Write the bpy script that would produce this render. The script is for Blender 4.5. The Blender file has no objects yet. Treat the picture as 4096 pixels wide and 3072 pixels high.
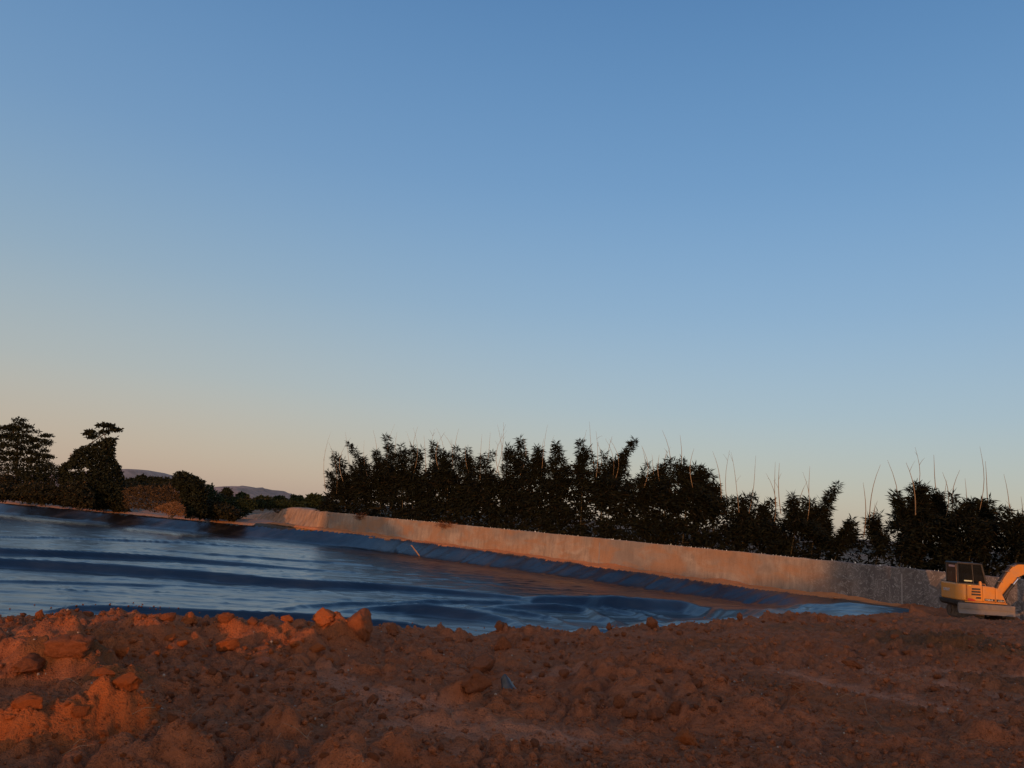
import bpy, math, random
import numpy as np
from mathutils import Matrix, Vector

SC = bpy.context.scene
COL = SC.collection
rnd = random.Random(7)
RNG = np.random.default_rng(11)
R = math.radians

# ------------------------------------------------------------------ camera
CAM_H, PITCH, ROLL, F = 4.2, 9.45, 4.0, 3100.0      # F: focal length in pixels of the 4096 px wide photograph
cam = bpy.data.objects.new('camera', bpy.data.cameras.new('camera')); COL.objects.link(cam)
CM = Matrix.Translation((0, 0, CAM_H)) @ Matrix.Rotation(R(90 + PITCH), 4, 'X') @ Matrix.Rotation(R(ROLL), 4, 'Z')
cam.matrix_world = CM
cam.data.sensor_width = 36; cam.data.lens = 36 * F / 4096; cam.data.clip_start = 0.05; cam.data.clip_end = 9000
SC.camera = cam

# ------------------------------------------------------------------ sky, sun, exposure
SUN_AZ, SUN_EL = -172.0, 3.5
SH = np.array([math.sin(R(SUN_AZ)), math.cos(R(SUN_AZ))])       # horizontal direction towards the sun
w = bpy.data.worlds.new('World'); SC.world = w; w.use_nodes = True
nt = w.node_tree; nt.nodes.clear(); N = nt.nodes.new; LK = nt.links.new
def lin(c): return tuple(((v / 255) / 12.92 if v / 255 <= .04045 else ((v / 255 + .055) / 1.055) ** 2.4) for v in c) + (1,)
sky = N('ShaderNodeTexSky'); sky.sky_type = 'NISHITA'; sky.sun_disc = False
sky.sun_elevation = R(SUN_EL); sky.sun_rotation = R(SUN_AZ); sky.dust_density = 0.6; sky.ozone_density = 3.0
bg1 = N('ShaderNodeBackground'); bg1.inputs[1].default_value = 0.05; LK(sky.outputs[0], bg1.inputs[0])
tc = N('ShaderNodeTexCoord'); sep = N('ShaderNodeSeparateXYZ'); LK(tc.outputs['Generated'], sep.inputs[0])
asn = N('ShaderNodeMath'); asn.operation = 'ARCSINE'; LK(sep.outputs[2], asn.inputs[0])
mr = N('ShaderNodeMapRange'); mr.inputs[1].default_value = R(-6); mr.inputs[2].default_value = R(90); LK(asn.outputs[0], mr.inputs[0])
def ramp(stops):
    r = N('ShaderNodeValToRGB'); r.color_ramp.interpolation = 'B_SPLINE'; e = r.color_ramp.elements
    while len(e) < len(stops): e.new(0.5)
    for el, (deg, c) in zip(e, stops): el.position = (deg + 6) / 96; el.color = lin(c)
    LK(mr.outputs[0], r.inputs[0]); return r
cool = ramp([(-6, (120, 112, 104)), (0, (192, 178, 164)), (4, (184, 184, 176)), (8, (170, 186, 194)), (15, (142, 174, 203)), (24, (114, 156, 198)), (36, (86, 131, 179)), (60, (58, 102, 158)), (90, (48, 88, 140))])
warm = ramp([(-6, (120, 108, 98)), (0, (192, 166, 154)), (4, (192, 174, 158)), (8, (180, 181, 174)), (15, (148, 172, 188)), (24, (117, 154, 193)), (36, (92, 134, 179)), (60, (62, 106, 162)), (90, (48, 88, 140))])
dot = N('ShaderNodeVectorMath'); dot.operation = 'DOT_PRODUCT'; LK(tc.outputs['Generated'], dot.inputs[0]); dot.inputs[1].default_value = (-.94, -.34, 0)
m2 = N('ShaderNodeMapRange'); m2.interpolation_type = 'SMOOTHSTEP'; m2.inputs[1].default_value = -0.8; m2.inputs[2].default_value = 0.25; LK(dot.outputs['Value'], m2.inputs[0])
mx = N('ShaderNodeMixRGB'); LK(m2.outputs[0], mx.inputs[0]); LK(cool.outputs[0], mx.inputs[1]); LK(warm.outputs[0], mx.inputs[2])
bg2 = N('ShaderNodeBackground'); bg2.inputs[1].default_value = 0.85; LK(mx.outputs[0], bg2.inputs[0])
add = N('ShaderNodeAddShader'); LK(bg1.outputs[0], add.inputs[0]); LK(bg2.outputs[0], add.inputs[1])
# sunset glow on the sun's side of the sky, behind the camera: broad, fading upwards and round to the sides
gr = N('ShaderNodeValToRGB'); gr.color_ramp.interpolation = 'EASE'; e = gr.color_ramp.elements
for k, (deg, c) in enumerate([(-6, (.25, .12, .06)), (0, (.95, .46, .19)), (9, (.80, .46, .23)), (24, (.32, .22, .14)), (55, (0, 0, 0))]):
    if k > 1: e.new(.5)
for el, (deg, c) in zip(e, [(-6, (.25, .12, .06)), (0, (.95, .46, .19)), (9, (.80, .46, .23)), (24, (.32, .22, .14)), (55, (0, 0, 0))]): el.position = (deg + 6) / 96; el.color = c + (1,)
LK(mr.outputs[0], gr.inputs[0])
sd_ = N('ShaderNodeVectorMath'); sd_.operation = 'DOT_PRODUCT'; LK(tc.outputs['Generated'], sd_.inputs[0]); sd_.inputs[1].default_value = (SH[0], SH[1], 0)
m3 = N('ShaderNodeMapRange'); m3.interpolation_type = 'SMOOTHSTEP'; m3.inputs[1].default_value = -0.25; m3.inputs[2].default_value = 1.0; m3.inputs[4].default_value = 1.9; LK(sd_.outputs['Value'], m3.inputs[0])
bg3 = N('ShaderNodeBackground'); LK(gr.outputs[0], bg3.inputs[0]); LK(m3.outputs[0], bg3.inputs[1])
add2_ = N('ShaderNodeAddShader'); LK(add.outputs[0], add2_.inputs[0]); LK(bg3.outputs[0], add2_.inputs[1])
wo = N('ShaderNodeOutputWorld'); LK(add2_.outputs[0], wo.inputs[0])

sd = bpy.data.lights.new('sun', 'SUN'); sd.energy = 2.5; sd.angle = R(0.6); sd.color = (1.0, 0.40, 0.13)
sun = bpy.data.objects.new('sun', sd); COL.objects.link(sun)
sdir = Vector((SH[0] * math.cos(R(SUN_EL)), SH[1] * math.cos(R(SUN_EL)), math.sin(R(SUN_EL))))
sun.rotation_euler = sdir.to_track_quat('Z', 'Y').to_euler(); sun.location = (-60, -60, 40)
vs = SC.view_settings; vs.view_transform = 'Standard'; vs.look = 'None'; vs.exposure = 0; vs.gamma = 1; vs.use_curve_mapping = False

# ------------------------------------------------------------------ helpers
ROT = np.array(CM.to_3x3())
def ray(px, py):
    d = ROT @ np.array([(px - 2048) / F, -(py - 1536) / F, -1.0]); return d / d[1]
def at_d(px, py, D):
    d = ray(px, py); return np.array([d[0] * D, D, CAM_H + d[2] * D])
def at_z(px, py, z):
    d = ray(px, py); D = (z - CAM_H) / d[2]; return np.array([d[0] * D, D, z])
def u_of(px, py=2300): return ray(px, py)[0]

def hsh(ix, iy, s):
    n = (ix.astype(np.int64) * 374761393 + iy.astype(np.int64) * 668265263 + s * 974711) & 0xffffffff
    n = ((n ^ (n >> 13)) * 1274126177) & 0xffffffff
    n = ((n ^ (n >> 16)) * 2246822519) & 0xffffffff
    return ((n ^ (n >> 15)) & 0xffffff) / float(0xffffff)
def vnoise(x, y, s=0):
    ix, iy = np.floor(x), np.floor(y); fx, fy = x - ix, y - iy
    fx = fx * fx * fx * (fx * (fx * 6 - 15) + 10); fy = fy * fy * fy * (fy * (fy * 6 - 15) + 10)
    a, b, c, d = hsh(ix, iy, s), hsh(ix + 1, iy, s), hsh(ix, iy + 1, s), hsh(ix + 1, iy + 1, s)
    return (a + (b - a) * fx) * (1 - fy) + (c + (d - c) * fx) * fy
def fbm(x, y, s=0, o=4, g=.5):
    t = 0; a = 1; n = 0
    for i in range(o):
        t = t + a * (vnoise(x, y, s + i * 17) * 2 - 1); n += a; a *= g; x, y = x * 2.03 + 11.3, y * 1.97 + 5.1
    return t / n
def bumps(x, y, c, s, fill=.6, mask=None):
    """lumps of cell size c: height of the round clods of a jittered lattice"""
    gx, gy = x / c, y / c; ix, iy = np.floor(gx), np.floor(gy); h = np.zeros_like(x)
    for i in (-1, 0, 1):
        for j in (-1, 0, 1):
            jx, jy = ix + i, iy + j
            cx = jx + .15 + .7 * hsh(jx, jy, s); cy = jy + .15 + .7 * hsh(jx, jy, s + 1)
            r = (.25 + .5 * hsh(jx, jy, s + 2)); on = hsh(jx, jy, s + 3) < fill
            an = hsh(jx, jy, s + 4) * 3.14; ca, sa = np.cos(an), np.sin(an); dx, dy = gx - cx, gy - cy
            q = 1 - ((dx * ca + dy * sa) ** 2 + 1.8 * (dy * ca - dx * sa) ** 2) / (r * r)
            h = np.maximum(h, np.where(on & (q > 0), np.sqrt(np.maximum(q, 0)) * r, 0))
    return h * c
def sstep(a, b, x):
    t = np.clip((x - a) / (b - a), 0, 1); return t * t * (3 - 2 * t)

def mesh_np(name, v, f, smooth=False):
    me = bpy.data.meshes.new(name); v = np.asarray(v, np.float32); f = np.asarray(f, np.int32); k = f.shape[1]
    me.vertices.add(len(v)); me.vertices.foreach_set('co', v.ravel())
    me.loops.add(f.size); me.loops.foreach_set('vertex_index', f.ravel())
    me.polygons.add(len(f)); me.polygons.foreach_set('loop_start', np.arange(len(f), dtype=np.int32) * k)
    me.polygons.foreach_set('loop_total', np.full(len(f), k, np.int32))
    if smooth: me.polygons.foreach_set('use_smooth', np.ones(len(f), bool))
    me.update(calc_edges=True); return me
def link(name, me, mat=None, parent=None):
    o = bpy.data.objects.new(name, me); COL.objects.link(o)
    if mat and me is not None and not me.materials: me.materials.append(mat)
    if parent: o.parent = parent
    return o
def tag(o, label, cat, group=None):
    o['label'] = label; o['category'] = cat
    if group: o['group'] = group
    return o
def kind(o, k): o['kind'] = k; return o
def empty(name, loc, rz=0):
    o = bpy.data.objects.new(name, None); COL.objects.link(o); o.location = loc; o.rotation_euler = (0, 0, rz); o.empty_display_size = .2; return o

class MB:
    """collects simple solids and links them as one mesh object"""
    def __init__(s): s.v = []; s.f = []
    def raw(s, v, f):
        n = len(s.v); s.v += [tuple(p) for p in v]; s.f += [tuple(i + n for i in q) for q in f]; return s
    def box(s, x0, x1, y0, y1, z0, z1):
        return s.raw([(x0, y0, z0), (x1, y0, z0), (x1, y1, z0), (x0, y1, z0), (x0, y0, z1), (x1, y0, z1), (x1, y1, z1), (x0, y1, z1)],
                     [(0, 3, 2, 1), (4, 5, 6, 7), (0, 1, 5, 4), (1, 2, 6, 5), (2, 3, 7, 6), (3, 0, 4, 7)])
    def prism(s, pts, y0, y1):
        """side profile (x, z) extruded along y"""
        n = len(pts); v = [(x, y0, z) for x, z in pts] + [(x, y1, z) for x, z in pts]
        return s.raw(v, [tuple(range(n)), tuple(range(2 * n - 1, n - 1, -1))] + [(i, i + n, (i + 1) % n + n, (i + 1) % n) for i in range(n)])
    def tube(s, pts, rad, k=8, caps=True):
        pts = [Vector(p) for p in pts]; rad = rad if hasattr(rad, '__len__') else [rad] * len(pts); v = []; f = []
        for i, p in enumerate(pts):
            t = (pts[min(i + 1, len(pts) - 1)] - pts[max(i - 1, 0)]).normalized()
            a = t.cross(Vector((0, 0, 1)) if abs(t.z) < .9 else Vector((1, 0, 0))).normalized(); b = t.cross(a)
            v += [p + (a * math.cos(2 * math.pi * j / k) + b * math.sin(2 * math.pi * j / k)) * rad[i] for j in range(k)]
        for i in range(len(pts) - 1):
            f += [(i * k + j, i * k + (j + 1) % k, (i + 1) * k + (j + 1) % k, (i + 1) * k + j) for j in range(k)]
        if caps: f += [tuple(range(k - 1, -1, -1)), tuple(range((len(pts) - 1) * k, len(pts) * k))]
        return s.raw(v, f)
    def build(s, name, mat, parent=None, smooth=False, bevel=0, bseg=2, angle=40):
        me = bpy.data.meshes.new(name); me.from_pydata(s.v, [], s.f); me.validate()
        import bmesh
        bm = bmesh.new(); bm.from_mesh(me); bmesh.ops.recalc_face_normals(bm, faces=bm.faces); bm.to_mesh(me); bm.free()
        o = link(name, me, mat, parent)
        if smooth: me.polygons.foreach_set('use_smooth', [True] * len(me.polygons)); me.set_sharp_from_angle(angle=R(angle))
        if bevel:
            b = o.modifiers.new('bevel', 'BEVEL'); b.width = bevel; b.segments = bseg; b.limit_method = 'ANGLE'; b.angle_limit = R(30); b.harden_normals = False
        return o

# ------------------------------------------------------------------ materials
class NB:
    def __init__(s, name):
        s.m = bpy.data.materials.new(name); s.m.use_nodes = True; s.t = s.m.node_tree; s.p = s.t.nodes['Principled BSDF']
    def n(s, t, **k):
        o = s.t.nodes.new(t)
        for a, b in k.items(): setattr(o, a, b)
        return o
    def l(s, a, b): s.t.links.new(a, b)
    def coords(s, which='Object', scale=(1, 1, 1)):
        c = s.n('ShaderNodeTexCoord'); m = s.n('ShaderNodeMapping'); m.inputs['Scale'].default_value = scale; s.l(c.outputs[which], m.inputs[0]); return m.outputs[0]
    def noise(s, co, scale, detail=6, rough=.6, dist=0):
        o = s.n('ShaderNodeTexNoise'); s.l(co, o.inputs['Vector']); o.inputs['Scale'].default_value = scale; o.inputs['Detail'].default_value = detail; o.inputs['Roughness'].default_value = rough; o.inputs['Distortion'].default_value = dist; return o.outputs[0]
    def ramp(s, fac, stops):
        r = s.n('ShaderNodeValToRGB'); e = r.color_ramp.elements
        while len(e) < len(stops): e.new(.5)
        for el, (p, c) in zip(e, stops): el.position = p; el.color = tuple(c) + (1,) if hasattr(c, '__len__') else (c, c, c, 1)
        s.l(fac, r.inputs[0]); return r.outputs[0]
    def mix(s, fac, a, b, mode='MIX'):
        m = s.n('ShaderNodeMixRGB', blend_type=mode)
        for i, q in enumerate((fac, a, b)):
            if hasattr(q, 'default_value') or hasattr(q, 'is_linked'): s.l(q, m.inputs[i])
            else: m.inputs[i].default_value = (tuple(q) + (1,) if hasattr(q, '__len__') else q)
        return m.outputs[0]
    def math(s, op, a, b=0.0):
        m = s.n('ShaderNodeMath', operation=op)
        for i, q in enumerate((a, b)):
            if hasattr(q, 'is_linked'): s.l(q, m.inputs[i])
            else: m.inputs[i].default_value = q
        return m.outputs[0]
    def bump(s, h, strength=.4, dist=.02, prev=None):
        b = s.n('ShaderNodeBump'); b.inputs['Strength'].default_value = strength; b.inputs['Distance'].default_value = dist; s.l(h, b.inputs['Height'])
        if prev: s.l(prev, b.inputs['Normal'])
        s.l(b.outputs[0], s.p.inputs['Normal']); return b.outputs[0]
    def col(s, c): 
        if hasattr(c, 'is_linked'): s.l(c, s.p.inputs['Base Color'])
        else: s.p.inputs['Base Color'].default_value = tuple(c) + (1,)
    def rough(s, r):
        if hasattr(r, 'is_linked'): s.l(r, s.p.inputs['Roughness'])
        else: s.p.inputs['Roughness'].default_value = r
    def set(s, **k):
        for a, b in k.items(): s.p.inputs[a.replace('_', ' ')].default_value = b
        return s

def simple(name, c, rough=.6, metal=0, var=.25, scale=6, spec=.5, dust=None):
    b = NB(name); co = b.coords(); n = b.noise(co, scale)
    base = b.mix(n, tuple(v * (1 - var) for v in c), tuple(min(1, v * (1 + var)) for v in c))
    if dust: base = b.mix(b.ramp(b.noise(co, scale * .6, 8, .7), [(.42, 0.0), (.72, dust[3])]), base, dust[:3])
    b.col(base); b.rough(b.ramp(n, [(0, max(0, rough - .12)), (1, min(1, rough + .12))])); b.set(Metallic=metal, Specular_IOR_Level=spec); return b.m

def soil_material():
    b = NB('soil'); co = b.coords(); at = b.n('ShaderNodeVertexColor', layer_name='soil'); sp = b.n('ShaderNodeSeparateColor'); b.l(at.outputs[0], sp.inputs[0])
    n1 = b.noise(co, 1.1, 6, .65); n2 = b.noise(co, 9, 8, .7); n3 = b.noise(co, 60, 4, .6)
    base = b.mix(b.ramp(n1, [(.34, 0.0), (.68, 1.0)]), (.21, .070, .030), (.37, .115, .043))
    base = b.mix(b.ramp(n2, [(.35, 0.0), (.75, 1.0)]), base, (.50, .172, .072))
    base = b.mix(b.math('MULTIPLY', sp.outputs[1], .92), base, b.mix(n2, (.52, .20, .105), (.70, .31, .17)))
    base = b.mix(b.math('MULTIPLY', sp.outputs[2], .7), base, b.mix(n2, (.105, .052, .019), (.19, .088, .030)))
    base = b.mix(sp.outputs[0], base, b.mix(n2, (.34, .095, .028), (.50, .145, .042)))
    base = b.mix(b.ramp(n3, [(.28, .75), (.45, 0.0)]), base, (.05, .017, .008))
    base = b.mix(b.ramp(n3, [(.70, 0.0), (.78, .45)]), base, (.40, .25, .16))
    b.col(base); b.rough(.95); b.set(Specular_IOR_Level=.15)
    h = b.mix(.45, n2, n3); b.bump(h, 1.0, .085); return b.m

def clod_material(name, c1, c2):
    b = NB(name); co = b.coords(); n2 = b.noise(co, 7, 8, .72); n3 = b.noise(co, 34, 4, .6)
    base = b.mix(b.ramp(n2, [(.32, 0.0), (.7, 1.0)]), c1, c2); base = b.mix(b.ramp(n3, [(.25, .45), (.45, 0.0)]), base, tuple(v * .35 for v in c1))
    b.col(base); b.rough(.95); b.set(Specular_IOR_Level=.12); b.bump(b.mix(.5, n2, n3), .9, .05); return b.m

def liner_material():
    b = NB('black_liner_plastic'); co = b.coords('Object', (.35, 1, 1)); fine = b.noise(b.coords('Object', (1, 2.2, 1)), 3.0, 5, .55, .4); dust = b.noise(co, .55, 7, .65)
    sp = b.n('ShaderNodeSeparateXYZ'); b.l(b.coords(), sp.inputs[0])
    d = b.ramp(dust, [(.48, 0.0), (.75, .5)])
    b.col(b.mix(d, (.006, .007, .010), (.062, .059, .057)))
    b.rough(b.ramp(dust, [(.3, .26), (.7, .40)])); b.set(Specular_IOR_Level=.5, IOR=1.65, Coat_Weight=.45, Coat_Roughness=.22, Coat_IOR=1.65)
    cr = b.n('ShaderNodeMapping'); tcx = b.n('ShaderNodeTexCoord'); b.l(tcx.outputs['Object'], cr.inputs[0]); cr.inputs['Scale'].default_value = (.22, .9, 1); cr.inputs['Rotation'].default_value = (0, 0, R(9))
    w1 = b.noise(cr.outputs[0], .75, 3, .5, 1.6); w2 = b.noise(b.coords('Object', (.35, 1, 1)), 1.3, 2, .5, .8)
    def crease(q, s_): return b.math('POWER', b.math('SUBTRACT', 1.0, b.math('ABSOLUTE', b.math('MULTIPLY', b.math('SUBTRACT', q, .5), s_))), 6.0)
    n1_ = b.bump(fine, .05, .04); n2_ = b.bump(crease(w1, 4.0), .22, .04, n1_); b.bump(crease(w2, 4.5), .13, .03, n2_); return b.m

def wall_material():
    b = NB('rendered_wall'); g = b.coords(); v = b.coords('Object', (1, 1, .16)); sp = b.n('ShaderNodeSeparateXYZ'); b.l(g, sp.inputs[0])
    st = b.noise(v, 2.2, 7, .68); big = b.noise(b.coords('Object', (.14, 1, .4)), 1, 4, .55); pit = b.noise(g, 9, 6, .7)
    base = b.mix(b.ramp(st, [(.32, 0.0), (.68, 1.0)]), (.18, .138, .105), (.37, .285, .21))
    base = b.mix(b.ramp(b.noise(g, .55, 8, .68, .6), [(.46, 0.0), (.62, .6)]), base, (.40, .33, .26))
    base = b.mix(b.ramp(big, [(.42, 0.0), (.62, .65)]), base, (.18, .155, .135))
    base = b.mix(b.ramp(b.noise(b.coords('Object', (.22, 1, .5)), 1.3, 7, .62, .5), [(.44, 0.0), (.58, .85)]), base, b.mix(st, (.22, .12, .065), (.38, .225, .13)))
    # old darker, mottled render towards the near end, with pale flakes
    old = b.ramp(b.math('ADD', sp.outputs[0], b.math('MULTIPLY', big, 9.0)), [(0, 0.0), (.5, 0.0), (1, 1.0)])
    mr = b.n('ShaderNodeMapRange'); b.l(b.math('ADD', sp.outputs[0], b.math('MULTIPLY', b.noise(g, .5, 5, .6), 5.0)), mr.inputs[0]); mr.inputs[1].default_value = OLD0; mr.inputs[2].default_value = OLD0 + 5
    dark = b.mix(b.ramp(b.noise(b.coords('Object', (.8, 1, .35)), 1.6, 6, .65), [(.3, 0.0), (.7, 1.0)]), (.060, .054, .052), (.17, .15, .14))
    fl = b.noise(b.coords('Object', (1, 1, 1)), 1.9, 9, .62, 1.3)
    flk = b.ramp(fl, [(.485, 0.0), (.50, 1.0), (.515, 0.0)]); flp = b.ramp(b.noise(g, 1.25, 8, .6, .8), [(.63, 0.0), (.66, .75)])
    dark = b.mix(b.mix(.6, flk, flp, 'ADD'), dark, (.36, .34, .32))
    base = b.mix(mr.outputs[0], base, dark)
    mz = b.n('ShaderNodeMapRange'); b.l(b.math('ADD', sp.outputs[2], b.math('MULTIPLY', pit, 1.1)), mz.inputs[0]); mz.inputs[1].default_value = .35; mz.inputs[2].default_value = 1.1; mz.inputs[3].default_value = .45; mz.inputs[4].default_value = 0
    base = b.mix(mz.outputs[0], base, (.36, .26, .19))      # soil splashed up the foot
    drip = b.noise(b.coords('Object', (.55, 1, .06)), 2.0, 8, .72); hz = b.n('ShaderNodeMapRange'); b.l(b.math('ADD', sp.outputs[2], b.math('MULTIPLY', big, 1.6)), hz.inputs[0]); hz.inputs[1].default_value = 1.6; hz.inputs[2].default_value = 3.4
    base = b.mix(b.math('MULTIPLY', b.ramp(drip, [(.46, 0.0), (.68, .42)]), hz.outputs[0]), base, (.10, .082, .07))
    base = b.mix(b.ramp(pit, [(.3, .5), (.47, 0.0)]), base, (.12, .09, .07))
    b.col(base); b.rough(.92); b.set(Specular_IOR_Level=.2); b.bump(b.mix(.5, st, pit), .6, .05); return b.m

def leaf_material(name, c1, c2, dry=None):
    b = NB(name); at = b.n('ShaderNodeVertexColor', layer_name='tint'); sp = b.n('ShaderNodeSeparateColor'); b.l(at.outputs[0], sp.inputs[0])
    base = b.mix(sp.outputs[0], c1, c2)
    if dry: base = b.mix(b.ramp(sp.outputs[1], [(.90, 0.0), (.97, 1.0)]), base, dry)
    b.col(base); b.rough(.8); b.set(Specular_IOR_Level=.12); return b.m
# ------------------------------------------------------------------ the lie of the land
# the wall runs from the far left to the near right; the yard it stands on is z = 0
WA = at_z(1500, 2145, 0)[:2]; WB = at_z(2900, 2338, 0)[:2]
WD = (WB - WA) / np.linalg.norm(WB - WA)                 # along the wall, towards the camera's right
WN = np.array([-WD[1], WD[0]]);  WN = WN if np.dot(WN, -WB) > 0 else -WN   # off the wall, towards the pond
def wall_off(x, y): return (x - WA[0]) * WN[0] + (y - WA[1]) * WN[1]
def wall_at(px):                                          # plan point of the wall line seen in photo column px
    u = u_of(px, 2250); t = (u * WA[1] - WA[0]) / (WD[0] - u * WD[1]); return WA + WD * t
EA = at_z(0, 2012, 0)[:2]; EB = at_z(930, 2096, 0)[:2]   # far bank of the pond, left of the wall
ED = (EB - EA) / np.linalg.norm(EB - EA); EN = np.array([ED[1], -ED[0]]); EN = EN if np.dot(EN, -EB) > 0 else -EN
def bank_off(x, y): return (x - EA[0]) * EN[0] + (y - EA[1]) * EN[1] + 1.2
def rim_off(x, y):
    a, b = wall_off(x, y), bank_off(x, y); k = 3.0; h = np.clip(.5 + .5 * (b - a) / k, 0, 1)
    return b * (1 - h) + a * h - k * h * (1 - h)

FLOOR = -1.05
NB_PX = [-400, 1000, 1500, 2000, 2500, 3000, 3200, 3400, 3700, 4300]
NB_U = [u_of(p, 2450) for p in NB_PX]
NB_D1 = [15, 15, 17, 18, 22, 28, 30.5, 33, 35, 38]; NB_Z1 = [.95, .95, 1.15, 1.3, 1.25, .98, .80, .66, .55, .45]
NB_D2 = [31, 33, 33, 34.5, 38, 45, 42, 40, 40.5, 45]; NB_Z2 = [FLOOR, FLOOR, FLOOR, FLOOR, FLOOR, -.50, .42, .80, .70, .2]; NB_ZB = [FLOOR, FLOOR, FLOOR, FLOOR, FLOOR, -.9, -.5, .05, .15, .1]
def liner_base(x, y):
    u = x / y; m = rim_off(x, y) + .06 * fbm(x * .25, y * .25, 90, 3)
    side = 1 - np.clip((m - 1.05) / 2.0, 0, 1); side = .8 * side + .2 * sstep(0, 1, side)
    d1, d2 = np.interp(u, NB_U, NB_D1), np.interp(u, NB_U, NB_D2); z1, z2 = np.interp(u, NB_U, NB_Z1), np.interp(u, NB_U, NB_Z2)
    t = np.clip((y - d1) / (d2 - d1), 0, 1); t = t * .75 + .25 * sstep(0, 1, t)
    low = np.where(y < d2, z1 + (z2 - z1) * t, z2)
    back = sstep(0, 1, (y - d2) / 5); low = low + np.where(y > d2, (np.interp(u, NB_U, NB_ZB) - z2) * back, 0)
    low = low - .5 * sstep(26, 5, bank_off(x, y)) * (y > 50)
    return low + side * (np.maximum(0.16, low + .02) - low)

def hit(px, py, h, fn=liner_base, d0=15, d1=135):
    d = ray(px, py); D = np.arange(d0, d1, .12); z = CAM_H + d[2] * D; s = fn(d[0] * D, D) + h
    k = np.argmax(z <= s); return np.array([d[0] * D[k], D[k]])

# folds and ridges of the liner: crest in the photograph, height at both ends and in the middle, near and far widths
RIDGES = [
    ([(-250, 2178), (0, 2190), (350, 2203), (700, 2224), (1050, 2257), (1380, 2288)], (.52, .50, .10), .55, 2.0),
    ([(-250, 2222), (0, 2232), (400, 2252), (800, 2282), (1200, 2317), (1540, 2332), (1760, 2355), (2082, 2386)], (.60, .58, .28), .62, 2.2),
    ([(-200, 2142), (300, 2150), (700, 2166), (1000, 2186), (1400, 2215)], (.16, .20, .06), .35, 1.2),
    ([(350, 2135), (600, 2158), (900, 2172), (1250, 2200)], (.12, .14, .05), .3, 1.0),
    ([(600, 2196), (900, 2218), (1200, 2238), (1480, 2262)], (.1, .22, .08), .35, 1.2),
    ([(-200, 2320), (200, 2325), (500, 2334), (900, 2348), (1250, 2368)], (.14, .14, .06), .35, 1.6),
    ([(300, 2428), (560, 2424), (900, 2440), (1250, 2452), (1420, 2470), (1600, 2488)], (.25, .42, .30), .45, 1.6),
    ([(1120, 2432), (1330, 2410), (1470, 2404), (1650, 2412)], (.1, .25, .1), .4, 1.2),
    ([(1500, 2412), (1690, 2398), (1950, 2400), (2217, 2408)], (.08, .34, .10), .5, 1.4),
    ([(1380, 2440), (1458, 2424), (1600, 2416), (1742, 2417), (1946, 2444), (2080, 2480), (2163, 2519)], (.12, .58, .14), .68, 1.3),
    ([(1900, 2428), (2050, 2436), (2150, 2450), (2258, 2504)], (.10, .30, .08), .36, .8),
    ([(1966, 2426), (2100, 2415), (2217, 2412), (2420, 2434), (2522, 2502)], (.15, .46, .12), .55, 1.0),
    ([(2080, 2386), (2150, 2385), (2353, 2382), (2500, 2386), (2752, 2403), (3005, 2434), (3128, 2470)], (.25, .86, .18), .95, 1.6),
    ([(2258, 2400), (2420, 2420), (2560, 2450), (2640, 2485)], (.10, .28, .08), .40, .9),
    ([(2480, 2432), (2580, 2445), (2700, 2480)], (.10, .20, .06), .40, .8),
    ([(3000, 2432), (3180, 2419), (3330, 2417), (3520, 2424), (3650, 2440)], (.10, .14, .05), .5, 1.5),
    ([(3120, 2440), (3300, 2434), (3480, 2440)], (.08, .14, .06), .4, 1.0),
]
RL = []
for pts, (ha, hm, hb), wn, wf in RIDGES:
    n = len(pts); hs = [np.interp(i, [0, (n - 1) / 2, n - 1], [ha, hm, hb]) for i in range(n)]
    P = np.array([hit(px, py, h) for (px, py), h in zip(pts, hs)])
    tt = np.linspace(0, n - 1, n * 5); Q = np.stack([np.interp(tt, range(n), P[:, 0]), np.interp(tt, range(n), P[:, 1])], 1)
    for _ in range(3): Q[1:-1] = .5 * Q[1:-1] + .25 * (Q[:-2] + Q[2:])
    RL.append((Q, np.interp(tt, range(n), hs), wn, wf))
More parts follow.
